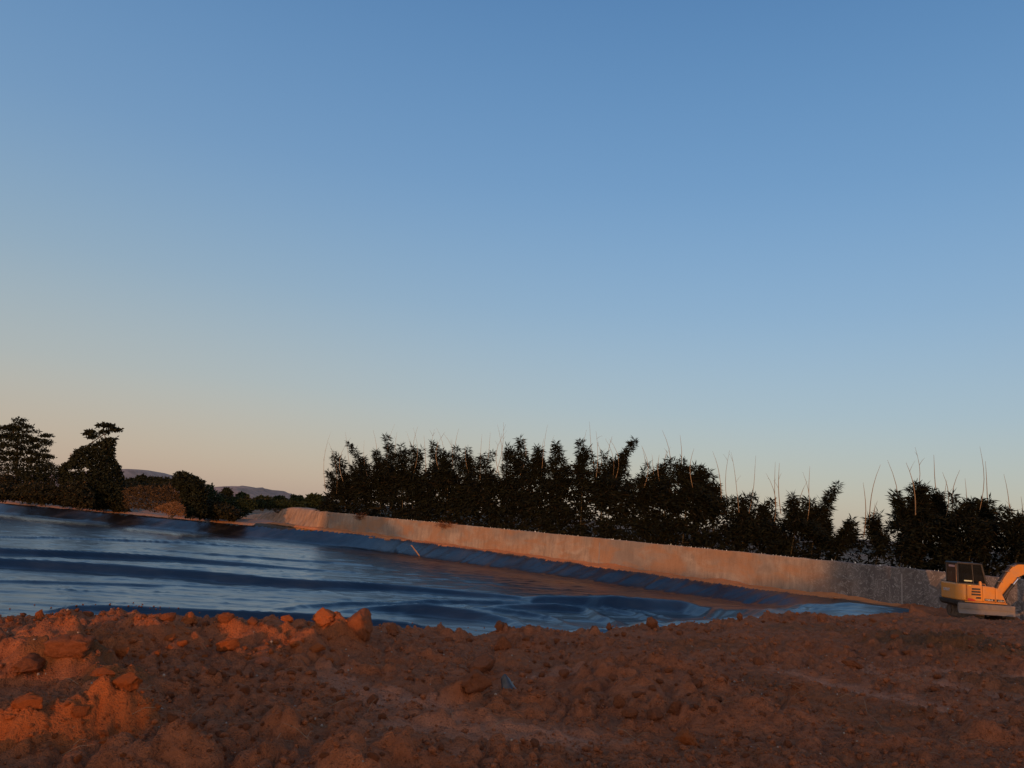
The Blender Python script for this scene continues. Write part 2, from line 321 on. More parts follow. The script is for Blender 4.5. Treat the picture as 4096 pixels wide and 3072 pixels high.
def liner_full(x, y):
    z = liner_base(x, y); add = np.zeros_like(x)
    # gentle waviness of the sheet, long across the pond; calmer towards the wall
    m = rim_off(x, y); a = x * .97 + y * .10; c = y - x * .16
    wx = x + .8 * fbm(x * .3, y * .3, 5, 2)
    damp = .75 + .25 * sstep(3, 22, m)
    wr = 1 - np.abs(fbm(a * .11, c * .55, 21, 4, .55))
    add2 = .070 * damp * (wr ** 5) + .013 * damp * fbm(a * .35, c * .9, 33, 3) + .004 * fbm(a * .9, c * 2.6, 44, 2) * damp
    add2 = add2 + .05 * damp * np.clip(1 - np.abs(fbm(a * .16 + .5 * c * .2, c * .35 - a * .05, 35, 3)) * 2.2, 0, 1) ** 5 + .03 * damp * np.clip(1 - np.abs(fbm(a * .3 - c * .12, c * .5 + a * .06, 36, 3)) * 2.4, 0, 1) ** 5
    sl = sstep(.8, 1.6, m) * (1 - sstep(3.0, 4.2, m))          # pleats down the slope by the wall
    al = x * WD[0] + y * WD[1]
    add2 = add2 + .05 * sl * np.maximum(0, fbm(al * .55 + .5 * m, m * .12, 61, 3)) ** 1.5 + .014 * sl * fbm(al * 1.6 + m, m * .2, 62, 2)
    for Q, hs, wn, wf in RL:
        lo, hi = Q.min(0) - 4, Q.max(0) + 4; sel = np.where((x > lo[0]) & (x < hi[0]) & (y > lo[1]) & (y < hi[1]))
        if not len(sel[0]): continue
        X, Y = wx[sel], y[sel]; best = np.full(X.shape, 1e9); bh = np.zeros(X.shape); bs = np.ones(X.shape)
        for i in range(len(Q) - 1):
            p, q = Q[i], Q[i + 1]; d = q - p; L2 = d @ d + 1e-9
            t = np.clip(((X - p[0]) * d[0] + (Y - p[1]) * d[1]) / L2, 0, 1)
            ex, ey = X - p[0] - t * d[0], Y - p[1] - t * d[1]; dd = np.hypot(ex, ey)
            b = dd < best; best = np.where(b, dd, best); bh = np.where(b, hs[i] + (hs[i + 1] - hs[i]) * t, bh); bs = np.where(b, np.sign(ex * -p[0] + ey * -p[1]), bs)
        wid = np.where(bs > 0, wn, wf) * (.85 + .3 * vnoise(X * .5, Y * .5, 71)); q = np.clip(1 - best / wid, 0, 1)
        pr = np.where(bs > 0, sstep(0, 1, q) * .8 + .2 * q, q * q * (1.6 - .6 * q))
        add[sel] = np.maximum(add[sel], bh * pr)
    return z + add + add2 * (1 - np.clip(add * 2.2, 0, .8))

# ---- the dug-over earth in front
CREST = [(-700, 2450, 13), (0, 2452, 13), (250, 2440, 13), (560, 2440, 13), (750, 2464, 13), (900, 2480, 13), (1100, 2494, 13), (1350, 2512, 13.5), (1600, 2518, 14.5),
         (2000, 2544, 16), (2300, 2544, 18), (2500, 2522, 20), (2800, 2496, 23.5), (3000, 2470, 26), (3200, 2464, 28.5), (3400, 2468, 31), (3600, 2456, 33), (3800, 2466, 34.5), (4096, 2484, 36), (4700, 2525, 38)]
CP = np.array([at_d(*c) for c in CREST]); CU = CP[:, 0] / CP[:, 1]
def terrain_base(x, y):
    u = x / np.maximum(y, .1); dc = np.interp(u, CU, CP[:, 1]); zc = np.interp(u, CU, CP[:, 2]) - .05
    t = np.clip((y - 4) / (dc - 4), 0, 1); near = 2.58 + (zc - 2.58) * t
    far = np.where(u > .50, .28, -1.7) * np.ones_like(x); k = sstep(.42, .52, u); far = -1.7 + 1.98 * k
    drop = np.where(k > .5, .20, .34); past = zc - np.maximum(0, y - dc) * drop
    return np.where(y < dc, near, np.maximum(past, far))
def thit(px, py): return hit(px, py, 0, terrain_base, 3.6, 60)
def ghit(px, py): return hit(px, py, 0, terrain_full, 4.0, 45)
FEAT = []       # plan centre, half widths across / far / near, height
for px, py, rx, rf, rn, h in [
    (360, 2640, .5, .5, .3, .16), (640, 2610, .55, .6, .3, .20), (900, 2600, .6, .6, .3, .20), (1130, 2610, .5, .5, .3, .2), (1330, 2590, .5, .5, .4, .22),
    (230, 2700, .42, .5, .25, .26), (60, 2680, .45, .5, .3, .2), (440, 2740, .32, .4, .18, .24),
    (90, 3000, .30, .40, .10, .17), (330, 2990, .16, .35, .09, .14), (480, 2985, .16, .38, .09, .18), (400, 2870, .18, .3, .12, .10),
    (950, 2810, 1.3, 1.2, .8, -.16), (2600, 2760, 1.2, 1.0, .8, .20), (2900, 2700, 1.0, 1.0, .8, .16), (2560, 2640, .9, 1.0, .6, .14),
    (3850, 2640, 1.8, 2.5, 1.6, .34), (3050, 2900, .7, .6, .4, .16), (2150, 2570, 1.2, 1.2, .8, .16), (1880, 2830, .5, .5, .3, .10), (3100, 2560, 1.2, 1.4, 1.2, .12)]:
    FEAT.append((*thit(px, py), rx, rf, rn, h))
hp = at_d(3600, 2440, 39.5); FEAT.append((hp[0], hp[1], 1.7, 1.4, 1.5, .75)); hp = at_d(3500, 2430, 40.5); FEAT.append((hp[0], hp[1], 1.0, 1.0, 1.0, .30))
def polydist(P, x, y):
    best = np.full(np.shape(x), 1e9)
    for p, q in zip(P[:-1], P[1:]):
        d = q - p; t = np.clip(((x - p[0]) * d[0] + (y - p[1]) * d[1]) / (d @ d), 0, 1); best = np.minimum(best, np.hypot(x - p[0] - t * d[0], y - p[1] - t * d[1]))
    return best
PATHS = [(np.array([thit(*p) for p in pts]), wd) for pts, wd in [
    ([(1330, 2690), (1480, 2770), (1720, 2850)], .28), ([(1620, 2900), (1900, 2950), (2300, 2960)], .4), ([(1500, 2990), (1750, 3030)], .25),
    ([(3120, 2630), (3500, 2700), (4096, 2790), (4500, 2850)], .35), ([(3150, 2700), (3600, 2790), (4200, 2940)], .28), ([(2800, 2610), (3200, 2650), (3700, 2690), (4200, 2720)], .3), ([(2200, 2740), (2500, 2690), (2700, 2650)], .3)]]
def soil_masks(x, y):
    pale = np.zeros_like(x)
    for P, wd in PATHS: dd_ = polydist(P, x, y); pale = np.maximum(pale, (1 - sstep(wd * .5, wd * 1.5, dd_ + .26 * fbm(x * 2.2, y * 2.2, 7, 4, .6))) * (.62 + .38 * sstep(.35, .6, vnoise(dd_ * 16 + .6 * fbm(x * 2, y * 2, 27, 2), x * .7, 28))))
    pale *= .55 + .45 * sstep(-.2, .4, fbm(x * 1.5, y * 4, 8, 3))
    org = sstep(.22, .55, fbm(x * .8, y * .8, 3, 4)) * .35; moss = np.zeros_like(x)
    for k, (cx, cy, rx, rf, rn, h) in enumerate(FEAT):
        dx = (x - cx) / rx; dy = (y - cy); dy = np.where(dy > 0, dy / rf, dy / rn); q = np.exp(-(dx * dx + dy * dy) * .9)
        if k < 5: org = np.maximum(org, sstep(.3, .75, q + .35 * fbm(x * 4, y * 4, 4, 3)) * .75)  # middle ridge lumps: clay orange with low sunlight partly put into it
        elif k in (5, 7, 16): moss = np.maximum(moss, sstep(.25, .7, q + .2 * fbm(x * 3, y * 3, 5, 3)))
        elif 8 <= k <= 11: org = np.maximum(org, sstep(.15, .6, np.exp(-(dx * dx + ((y - cy) / .28) ** 2)) + .3 * fbm(x * 5, y * 5, 6, 3)))  # lower left face: warm sunlight partly put into its clay orange
        elif k >= 21: org = np.maximum(org, sstep(.1, .6, q) * .7)
    far = sstep(24, 34, y) * sstep(.30, .45, x / np.maximum(y, .1)); org = np.maximum(org, far * .45 * sstep(-.2, .3, fbm(x * .5, y * .5, 9, 3)))
    moss = np.maximum(moss, .55 * sstep(.15, .5, fbm(x * .5 + 3, y * .5, 13, 3)) * sstep(-.1, .4, x / np.maximum(y, .1)))
    return org, pale, moss * (1 - org)
def terrain_full(x, y, detail=True):
    z = terrain_base(x, y); dc = np.interp(x / np.maximum(y, .1), CU, CP[:, 1])
    fwx = .16 * fbm(x * 2.6, y * 2.6, 23, 4, .6) * np.minimum(1, 9 / y); fwy = .16 * fbm(x * 2.6, y * 2.6, 24, 4, .6) * np.minimum(1, 9 / y)
    for cx, cy, rx, rf, rn, h in FEAT:
        dx = (x + fwx - cx) / rx; dy = (y + fwy - cy); dy = np.where(dy > 0, dy / rf, dy / rn); z = z + h * np.exp(-(dx * dx + dy * dy) ** 1.3)
    if detail:
        org, pale, moss = soil_masks(x, y); rough = (1 - .85 * pale) * (.55 + .45 * sstep(-.3, .3, fbm(x * .6, y * .6, 15, 2)))
        z = z - .05 * pale + .016 * pale * np.sin(26 * y + 9 * x + 3 * fbm(x, y, 29, 2)) + .13 * fbm(x * .55, y * .55, 1, 4) * (1 - .5 * pale)
        wx, wy = x + .06 * fbm(x * 4, y * 4, 80, 2), y + .06 * fbm(x * 4, y * 4, 81, 2)
        z = z + rough * (.34 * bumps(wx, wy, .62, 100, .38) + .52 * bumps(wx, wy, .26, 120, .5) + .66 * bumps(wx, wy, .115, 140, .66)) + .018 * rough * fbm(x * 9, y * 9, 16, 3) + .01 * rough * bumps(x, y, .05, 160, .8) * 20
        z = z + .03 * org * fbm(x * 7, y * 3, 18, 3) + .05 * org * (1 - np.abs(fbm(x * 5, y * 4, 19, 3))) ** 3
    u = x / np.maximum(y, .1); inl = (y > dc + 1.2) & (u < u_of(3640, 2440)) & (rim_off(x, y) > .6)
    if inl.any():
        lz = np.zeros_like(z); lz[inl] = liner_full(x[inl], y[inl]); z = np.where(inl, np.minimum(z, lz - .10), z)
    return z

M_SOIL = soil_material()
def grid_faces(nr, nc):
    i = np.arange(nr - 1)[:, None] * nc + np.arange(nc - 1)[None, :]; i = i.ravel(); return np.stack([i, i + 1, i + nc + 1, i + nc], 1)
def soil_attr(me, x, y):
    o, p, m = soil_masks(x, y); a = me.color_attributes.new('soil', 'FLOAT_COLOR', 'POINT'); a.data.foreach_set('color', np.stack([o, p, m, np.ones_like(o)], 1).astype(np.float32).ravel())

# near earth: finest next to the camera, coarser with distance
us = np.linspace(-.86, .90, 780); ds = 3.7 * (62 / 3.7) ** np.linspace(0, 1, 600)
UU, DD = np.meshgrid(us, ds); X, Y = (UU * DD).ravel(), DD.ravel(); Z = terrain_full(X, Y)
me = mesh_np('earth', np.stack([X, Y, Z], 1), grid_faces(len(ds), len(us)), True); soil_attr(me, X, Y)
earth = kind(link('earth_ground', me, M_SOIL), 'structure')

# the wider ground, out to the horizon
def far_ground(x, y):
    m = rim_off(x, y); inside = (m > -7.0) & (y > 6) & (x / np.maximum(y, .1) < .55)
    r = np.hypot(x, y); z = -.35 + .5 * fbm(x * .02, y * .02, 300, 3) * sstep(80, 300, r)
    z = z - 3.0 * sstep(150, 500, r) * sstep(0, 60, y)
    z = np.where(y < 5, 2.2, z); z = np.where((y >= 5) & (m > 0) & ~inside, np.minimum(.6, z), z)
    z = np.where(inside, -2.4, z)
    return z
g = np.sinh(np.linspace(-1, 1, 300) * 5.4); g = g / g.max() * 4000
GX, GY = np.meshgrid(g, g + 20); gx, gy = GX.ravel(), GY.ravel(); gz = far_ground(gx, gy)
b = NB('dry_ground'); co = b.coords(); n1 = b.noise(co, .03, 6, .6); n2 = b.noise(co, .6, 6, .6)
b.col(b.mix(b.ramp(n1, [(.4, 0.0), (.6, 1.0)]), b.mix(n2, (.10, .05, .025), (.16, .08, .04)), b.mix(n2, (.035, .036, .016), (.07, .06, .028)))); b.rough(.95)
me = mesh_np('ground', np.stack([gx, gy, gz], 1), grid_faces(300, 300), True); kind(link('ground', me, b.m), 'structure')

# unseen ridge added behind the camera, its crest shaped to keep sun off places
LAT = np.array([-SH[1], SH[0]])
if LAT[0] < 0: LAT = -LAT
def lat_of(p): return float(p[0] * LAT[0] + p[1] * LAT[1])
l1283, l1650, l2450, l2900, l3330 = [lat_of(wall_at(q)) for q in (1283, 1650, 2450, 2900, 3330)]
le = lat_of(at_d(-330, 2600, 5.8)) ; lf = -2.9                    # the foreground left of here still catches the sun
PROF = [(-260, 6.0), (l1283 - 1, 6.2), (l1283, 13.5), (l1650 - 6, 13.0), (l1650 + 3, 6.6), (-9, 6.55), (lf - .6, 6.6), (lf + .5, 7.7), (l2450 - 2, 7.75), (l2450 + 2, 8.3), (l2900 - 2, 8.2), (l2900 + 1, 7.9), (l3330 - .4, 8.4), (l3330 + .1, 10.2), (l3330 + 2.8, 10.2), (l3330 + 3.5, 6.9), (l3330 + 9, 6.9), (60, 10), (160, 8)]
ls = np.linspace(-260, 160, 1700); hh = np.interp(ls, [p[0] for p in PROF], [p[1] for p in PROF]) + .16 * fbm(ls * .8, ls * 0 + .5, 400, 3) + .12 * np.maximum(0, fbm(ls * 2.5, ls * 0 + .9, 401, 2))
prof = [(-16, 0), (-9, .45), (-4, .80), (-1.2, .95), (0, 1), (1.2, .95), (4, .80), (9, .45), (16, 0)]
rows = []
for s_, k in prof:
    base = 2.0; p = LAT[None, :] * ls[:, None] + SH[None, :] * (62 + s_); rows.append(np.stack([p[:, 0], p[:, 1], base + (hh - base) * k - (.3 if k == 0 else 0)], 1))
b = NB('added_shade_ridge'); co = b.coords(); n = b.noise(co, .5, 6, .65); b.col(b.mix(n, (.03, .035, .014), (.07, .06, .03))); b.rough(.95)
me = mesh_np('hill', np.concatenate(rows), grid_faces(len(prof), len(ls)), True); kind(link('added_shade_ridge', me, b.m), 'structure')

# ------------------------------------------------------------------ pond liner
us = np.linspace(u_of(-500, 2300), u_of(3720, 2430), 560); ds = 15 * (134 / 15) ** np.linspace(0, 1, 660)
UU, DD = np.meshgrid(us, ds); X, Y = (UU * DD).ravel(), DD.ravel(); Z = liner_full(X, Y)
fc = grid_faces(len(ds), len(us)); rim = rim_off(X, Y) - .35 * fbm(X * .35, Y * .35, 91, 4); ue = X / Y - .5 * (u_of(3680, 2440) - u_of(3600, 2440)) * fbm(Y * .6, Y * .1, 92, 3)
keep = (rim > 1.05) & (ue < u_of(3648, 2440)); fc = fc[keep[fc].all(1)]
used = np.zeros(len(X), bool); used[fc.ravel()] = True; idx = np.cumsum(used) - 1
me = mesh_np('liner', np.stack([X, Y, Z], 1)[used], idx[fc], True)
liner = tag(link('pond_liner', me, liner_material()), 'glossy black plastic sheet lying in folds over the whole pond', 'pond liner')

# orange sand along the foot of the wall and the pale bank path to the left of it
def ribbon(name, P0, P1, w0, w1, off, nrm, zf, mat, nl=700, nw=14):
    s_ = np.linspace(0, 1, nl)[:, None]; P = P0 + (P1 - P0) * s_; q = np.linspace(w0, w1, nw)
    x = (P[:, 0:1] + nrm[0] * q[None, :]); y = (P[:, 1:2] + nrm[1] * q[None, :]); z = zf(x.ravel(), y.ravel(), np.repeat(q[None, :], nl, 0).ravel())
    me = mesh_np(name, np.stack([x.ravel(), y.ravel(), z], 1), grid_faces(nl, nw), True); soil_attr(me, x.ravel(), y.ravel()); return kind(link(name, me, mat), 'structure')
b = NB('orange_sand'); co = b.coords(); n = b.noise(co, 1.5, 7, .65); b.col(b.mix(n, (.40, .13, .038), (.62, .23, .072))); b.rough(.95); b.bump(b.noise(co, 12, 6, .7), .7, .05); M_SAND = b.m
b = NB('pale_path'); co = b.coords(); n = b.noise(co, .5, 7, .65); b.col(b.mix(b.ramp(n, [(.4, 0.0), (.65, 1.0)]), (.22, .165, .13), (.34, .16, .07))); b.rough(.95); b.bump(b.noise(co, 6, 6, .7), .6, .06); M_PATH = b.m
ribbon('sand_strip', wall_at(900), wall_at(4500), -.1, 1.45, 0, WN, lambda x, y, q: .10 + .40 * (1 - q / 1.3) * (.5 + .5 * fbm(x * .3, y * .3, 500, 3)) + .06 * fbm(x * 1.7, y * 1.7, 501, 3) - .25 * sstep(1.05, 1.45, q), M_SAND, 900, 14)
ribbon('bank_path', EA - ED * 60, EB + ED * 4, -6.0, .25, 0, EN, lambda x, y, q: .34 + .12 * fbm(x * .3, y * .3, 510, 4) + .25 * sstep(-2.0, -4, q) * (1 + fbm(x * .2, y * .2, 511, 3)) - .3 * sstep(-.15, .25, q), M_PATH, 700, 16)
# ------------------------------------------------------------------ the long wall
W0 = wall_at(1283); WRZ = math.atan2(WD[1], WD[0]); WH = 2.52
YS = 1 if np.dot(WN, [-WD[1], WD[0]]) > 0 else -1          # local y side that faces the pond
def wall_x(px): return float(np.dot(wall_at(px) - W0, WD))
OLD0 = wall_x(3290); WL = float(np.dot(wall_at(4090) - W0, WD)) + 9
wall = empty('boundary_wall', (W0[0], W0[1], -.3), WRZ)
tag(wall, 'long weathered concrete wall along the far side of the pond, broken glass on top', 'wall')
nx = 900; xs = np.linspace(0, WL, nx); ring = [(0, 0), (0, .4), (0, .8), (0, 1.2), (0, 1.6), (0, 2.0), (0, 2.4), (0, 2.7), (0, 2.8), (.03, 2.83), (.27, 2.83), (.3, 2.8), (.3, 0)]
V = []
for t_, z_ in ring:
    dz = .035 * fbm(xs * .6, xs * 0 + .3, 520, 4) + .02 * fbm(xs * 3, xs * 0 + .7, 521, 2) if z_ > 2.75 else 0
    dy = .012 * fbm(xs * 1.3, xs * 0 + z_ * 1.3, 522, 4) if t_ == 0 else 0
    V.append(np.stack([xs, YS * (-t_ + dy) * np.ones(nx), z_ + dz + np.zeros(nx)], 1))
fcs = grid_faces(len(ring), nx); me = mesh_np('wall_body', np.concatenate(V), fcs, False)
link('wall_body', me, wall_material(), wall)
M_MORTAR = simple('mortar', (.22, .20, .185), .95)
for px in (3606, 2395):
    m = MB(); x = wall_x(px)
    pts = [(x - .05 + .02 * rnd.random(), z * .35) for z in range(8)] + [(x + .05 + .02 * rnd.random(), z * .35) for z in range(7, -1, -1)]
    m.prism(pts, YS * -.02, YS * .022); m.build('mortar_joint', M_MORTAR, wall)
b = NB('broken_glass'); b.col((.75, .80, .76)); b.rough(.15); b.set(Specular_IOR_Level=.8); M_GLASS = b.m
m = MB()
spots = [rnd.uniform(.5, WL - .3) for _ in range(46)]
for i in range(300):
    x = min(WL - .2, max(.3, rnd.choice(spots) + rnd.gauss(0, 1.1))); big = rnd.random() < .12; h = rnd.uniform(.02, .085) * (1.9 if big else 1); wd = rnd.uniform(.02, .045) * (1.4 if big else 1); y = -YS * rnd.uniform(.08, .24); a = rnd.uniform(-.05, .05); t = .006
    z = 2.79
    m.raw([(x - wd, y - t, z), (x + wd, y - t, z), (x + a, y - t, z + h + .03), (x - wd, y + t, z), (x + wd, y + t, z), (x + a, y + t, z + h + .03)], [(0, 1, 2), (5, 4, 3), (0, 3, 4, 1), (1, 4, 5, 2), (2, 5, 3, 0)])
kind(m.build('glass_shards', M_GLASS, wall), 'stuff')

# cut earth bank that carries on where the wall ends
ex = np.array([wall_x(p) for p in (925, 950, 985, 1040, 1085, 1130, 1190, 1284)]); eh = np.array([.05, .35, .95, 1.55, 2.15, 2.70, 2.75, 2.55])
nx = 420; xs = np.linspace(ex[0], 1.0, nx); H = np.interp(xs, ex, eh) + .12 * fbm(xs * .35, xs * 0, 530, 4); rows = []
for t_, k in [(1.7, -.2), (1.35, .02), (1.05, .22), (.8, .45), (.6, .68), (.42, .86), (.2, .97), (-.2, 1.0), (-1.5, 1.02), (-5, .9), (-9, 0)]:
    dy = (.28 * fbm(xs * .45, xs * 0 + k * 1.2, 531, 4) + .16 * fbm(xs * 1.6, xs * 0 + k * 2.4, 532, 3)) * (1 if k < 1 else .4)
    rows.append(np.stack([xs, YS * ((t_ - .42) * (.12 + .88 * sstep(0, 6, -xs + .8)) + dy * sstep(0, 3, -xs + 1) - .02), .3 + H * k + 0 * xs], 1))
b = NB('cut_clay'); v = b.coords('Object', (1, 1, .3)); st = b.noise(v, 1.3, 7, .68); b.col(b.mix(b.ramp(st, [(.35, 0.0), (.65, 1.0)]), (.21, .125, .07), (.37, .24, .155))); b.rough(.95); b.bump(st, .9, .15)
bank = link('earth_bank', mesh_np('earth_bank', np.concatenate(rows), grid_faces(len(rows), nx), True), b.m); bank.location = wall.location; bank.rotation_euler = wall.rotation_euler; kind(bank, 'structure')

# ------------------------------------------------------------------ foliage
def leaf_mesh(name, P, length, width, droop, seed, outward=None):
    r = np.random.default_rng(seed); n = len(P); P = np.asarray(P)
    d = r.normal(size=(n, 3)); d[:, 2] = d[:, 2] * .6 - droop
    if outward is not None: d = d + outward
    d /= np.linalg.norm(d, axis=1)[:, None]; s = np.cross(d, r.normal(size=(n, 3))); s /= np.linalg.norm(s, axis=1)[:, None] + 1e-9
    L = (length * r.uniform(.6, 1.4, n))[:, None]; Wd = (width * r.uniform(.6, 1.3, n))[:, None]
    V = np.stack([P, P + d * L * .45 + s * Wd * .5, P + d * L, P + d * L * .45 - s * Wd * .5], 1).reshape(-1, 3)
    F_ = np.arange(n * 4).reshape(-1, 4); me = mesh_np(name, V, F_)
    t = np.repeat(r.uniform(0, 1, (n, 2)), 4, 0); a = me.color_attributes.new('tint', 'FLOAT_COLOR', 'POINT')
    a.data.foreach_set('color', np.concatenate([t, np.zeros((len(t), 1)), np.ones((len(t), 1))], 1).astype(np.float32).ravel()); return me
def px_to_world(px, py, D):
    A = ROT @ np.stack([(px - 2048) / F, -(py - 1536) / F, -np.ones_like(px)]); A = A / A[1]; return np.stack([A[0] * D, D, CAM_H + A[2] * D], 1)

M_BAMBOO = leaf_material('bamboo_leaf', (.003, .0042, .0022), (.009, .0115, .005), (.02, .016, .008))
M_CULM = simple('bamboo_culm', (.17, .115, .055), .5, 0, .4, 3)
M_CULM2 = simple('dark_culm', (.07, .06, .03), .6, 0, .4, 3)  # darker tone for the main stems among the leaves
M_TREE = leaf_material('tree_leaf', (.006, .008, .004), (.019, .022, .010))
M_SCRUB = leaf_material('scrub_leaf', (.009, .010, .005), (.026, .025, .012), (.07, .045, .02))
M_DRY = leaf_material('dry_scrub', (.035, .024, .011), (.095, .058, .026))
M_GREEN = leaf_material('green_scrub', (.010, .016, .006), (.028, .038, .013))
M_BARK = simple('bark', (.05, .038, .028), .9)

# bamboo: leafy plumes (top x, y, foot x, y, half width) in photo columns
PLUME = [(1320, 1905, 1380, 2000, 40), (1336, 1815, 1400, 1950, 26), (1400, 1782, 1470, 1930, 22), (1505, 1805, 1520, 1940, 34), (1546, 1755, 1575, 1930, 36), (1596, 1812, 1610, 1940, 24), (1652, 1795, 1650, 1940, 30),
         (1730, 1782, 1745, 1930, 36), (1800, 1820, 1790, 1950, 40), (1872, 1822, 1885, 1940, 28), (1965, 1885, 1960, 1980, 40), (2040, 1800, 2045, 1950, 34), (2080, 1765, 2095, 1930, 34), (2150, 1790, 2160, 1950, 36),
         (2222, 1775, 2255, 1930, 30), (2322, 1770, 2330, 1940, 36), (2405, 1870, 2410, 1980, 36), (2540, 1762, 2440, 1960, 34), (2560, 1905, 2580, 2030, 44), (2650, 1885, 2660, 2020, 40), (2728, 1852, 2745, 2010, 46), (2805, 1870, 2800, 2010, 40), (2868, 1950, 2860, 2060, 36),
         (2965, 2012, 2980, 2110, 40), (3050, 2030, 3060, 2130, 40), (3175, 1995, 3180, 2120, 46), (3352, 1948, 3265, 2090, 30), (3310, 2090, 3290, 2170, 40), (3400, 2100, 3350, 2200, 40), (3480, 2074, 3520, 2190, 44), (3575, 1990, 3630, 2090, 36),
         (3665, 1938, 3700, 2090, 46), (3745, 1990, 3770, 2110, 50), (3890, 2000, 3900, 2130, 56), (3945, 2035, 3960, 2150, 46), (4075, 2072, 4080, 2190, 50), (4200, 2060, 4200, 2190, 60)]
SKYL = [(1285, 2010), (1300, 1960), (1335, 1915), (1400, 1890), (1560, 1872), (1700, 1850), (1800, 1842), (1880, 1878), (1960, 1888), (2040, 1862), (2200, 1872), (2330, 1862), (2440, 1885), (2540, 1922), (2620, 1905), (2740, 1900), (2820, 1930), (2880, 1992), (2960, 2034), (3060, 2055), (3180, 2052), (3300, 2090), (3345, 2140), (3400, 2140), (3460, 2110), (3540, 2130), (3590, 2045), (3660, 2005), (3760, 2035), (3850, 2042), (3920, 2045), (4000, 2095), (4300, 2095)]
SKYL_X = [p[0] for p in SKYL]; SKYL_Y = [p[1] for p in SKYL]
WT = [(1283, 2048), (1500, 2065), (2000, 2112), (2500, 2163), (2900, 2208), (3350, 2262), (3960, 2308), (4400, 2350)]
WT_X = [p[0] for p in WT]; WT_Y = [p[1] for p in WT]
def wall_depth(px): return np.interp(px, DPX, DWY)
DPX = np.arange(1100, 4700, 50.); DWY = np.array([wall_at(p)[1] for p in DPX])
n = 150000; r_ = np.random.default_rng(5)
mp = r_.uniform(1285, 4260, n); top = np.interp(mp, SKYL_X, SKYL_Y) + 30 + 34 * fbm(mp * .03, mp * 0, 600, 3); bot = np.interp(mp, WT_X, WT_Y) + 50
jit = np.random.default_rng(77); ncl = 2600; ccx = jit.uniform(1285, 4260, ncl); ci = jit.integers(0, ncl, n); mp = ccx[ci] + jit.normal(size=n) * 11; top = np.interp(mp, SKYL_X, SKYL_Y) + 20 + 46 * fbm(mp * .022, mp * 0, 600, 4, .6); bot = np.interp(mp, WT_X, WT_Y) + 50; cfy = jit.uniform(0, 1, ncl) ** 1.1
my = (top + (bot - top) * cfy[ci] + jit.normal(size=n) * 9) if True else top + (bot - top) * r_.uniform(0, 1, n) ** 1.2
dens = fbm(mp * .014, my * .018, 601, 3); thin = np.where((mp > 3345) & (mp < 3600) & (my > 2110), .16, 1.0) * np.where(my > np.interp(mp, WT_X, WT_Y) - 60, .55, 1)
k_ = (r_.uniform(0, 1, n) < np.clip(.95 + dens, .25, 1) * thin); mp, my, dens = mp[k_], my[k_], dens[k_]
mD = wall_depth(mp) + 3.0 + 3.2 * r_.uniform(0, 1, len(mp)) - 1.2 * dens
small = (my < np.interp(mp, SKYL_X, SKYL_Y) + 45) | (r_.uniform(0, 1, len(mp)) < .4); mD = np.where(small, mD - .5, mD + 1.2)
clx = np.array([p[2] for p in PLUME]); own = np.argmin(np.abs(mp[:, None] - clx[None, :]), 1)
TIPS = [(195, 200), (285, 200), (320, 240), (180, 265), (405, 255), (462, 190), (600, 150), (612, 205), (670, 195), (715, 175), (745, 165), (783, 225), (850, 185), (862, 175), (905, 210), (918, 200), (960, 245), (1003, 180), (1045, 285), (1150, 215), (1203, 200), (1248, 155), (1286, 140), (1303, 195), (1410, 235), (1540, 245), (1565, 155), (1605, 225), (1828, 135), (1810, 190), (1870, 195), (1930, 245), (1955, 245), (1972, 230), (1878, 265), (2160, 290)]
TIPS = [(1200 + x * .633, 1600 + y * .633) for x, y in TIPS] + [(2500 + x * .7215, 1700 + y * .7215) for x, y in [(207, 30), (305, 55), (253, 120), (150, 165), (190, 165), (92, 115), (383, 130), (485, 145), (580, 140), (588, 150), (725, 170), (833, 205), (856, 210), (782, 268), (1025, 228), (985, 260), (1010, 312), (1320, 318), (1400, 420), (1455, 195), (1417, 220), (1558, 208), (1608, 123), (1712, 165), (1760, 262), (1785, 305), (1857, 248), (1885, 295), (1967, 120), (1998, 200), (2100, 272), (2130, 435), (2195, 395)]]
BWORDS = {0: 'low leafy bamboo at the far left end of the bamboo row', 1: 'bamboo plume curving left near the far left end of the row', 2: 'slim bamboo plume bent left, second tall one from the left end', 4: 'tall bamboo plume with a forked tip at the left of the row', 7: 'bamboo with a broad pointed top above the left third of the wall', 12: 'upright bamboo plume with two tips behind the middle of the wall', 17: 'thick bamboo plume leaning right, tallest in the middle of the row', 20: 'broad blocky bamboo crown just right of the leaning plume', 26: 'bamboo plume leaning right beside the gap in the bamboo row', 29: 'arching bamboo over the bright gap left of the excavator', 31: 'tall bamboo crown behind the wall left of the excavator cab', 33: 'wide dark bamboo crown right behind the excavator cab', 35: 'bamboo at the right edge above the excavator boom'}
stalk_own = [int(np.argmin([abs(t[0] - p[0]) * .7 + abs(t[0] - p[2]) for p in PLUME])) for t in TIPS]
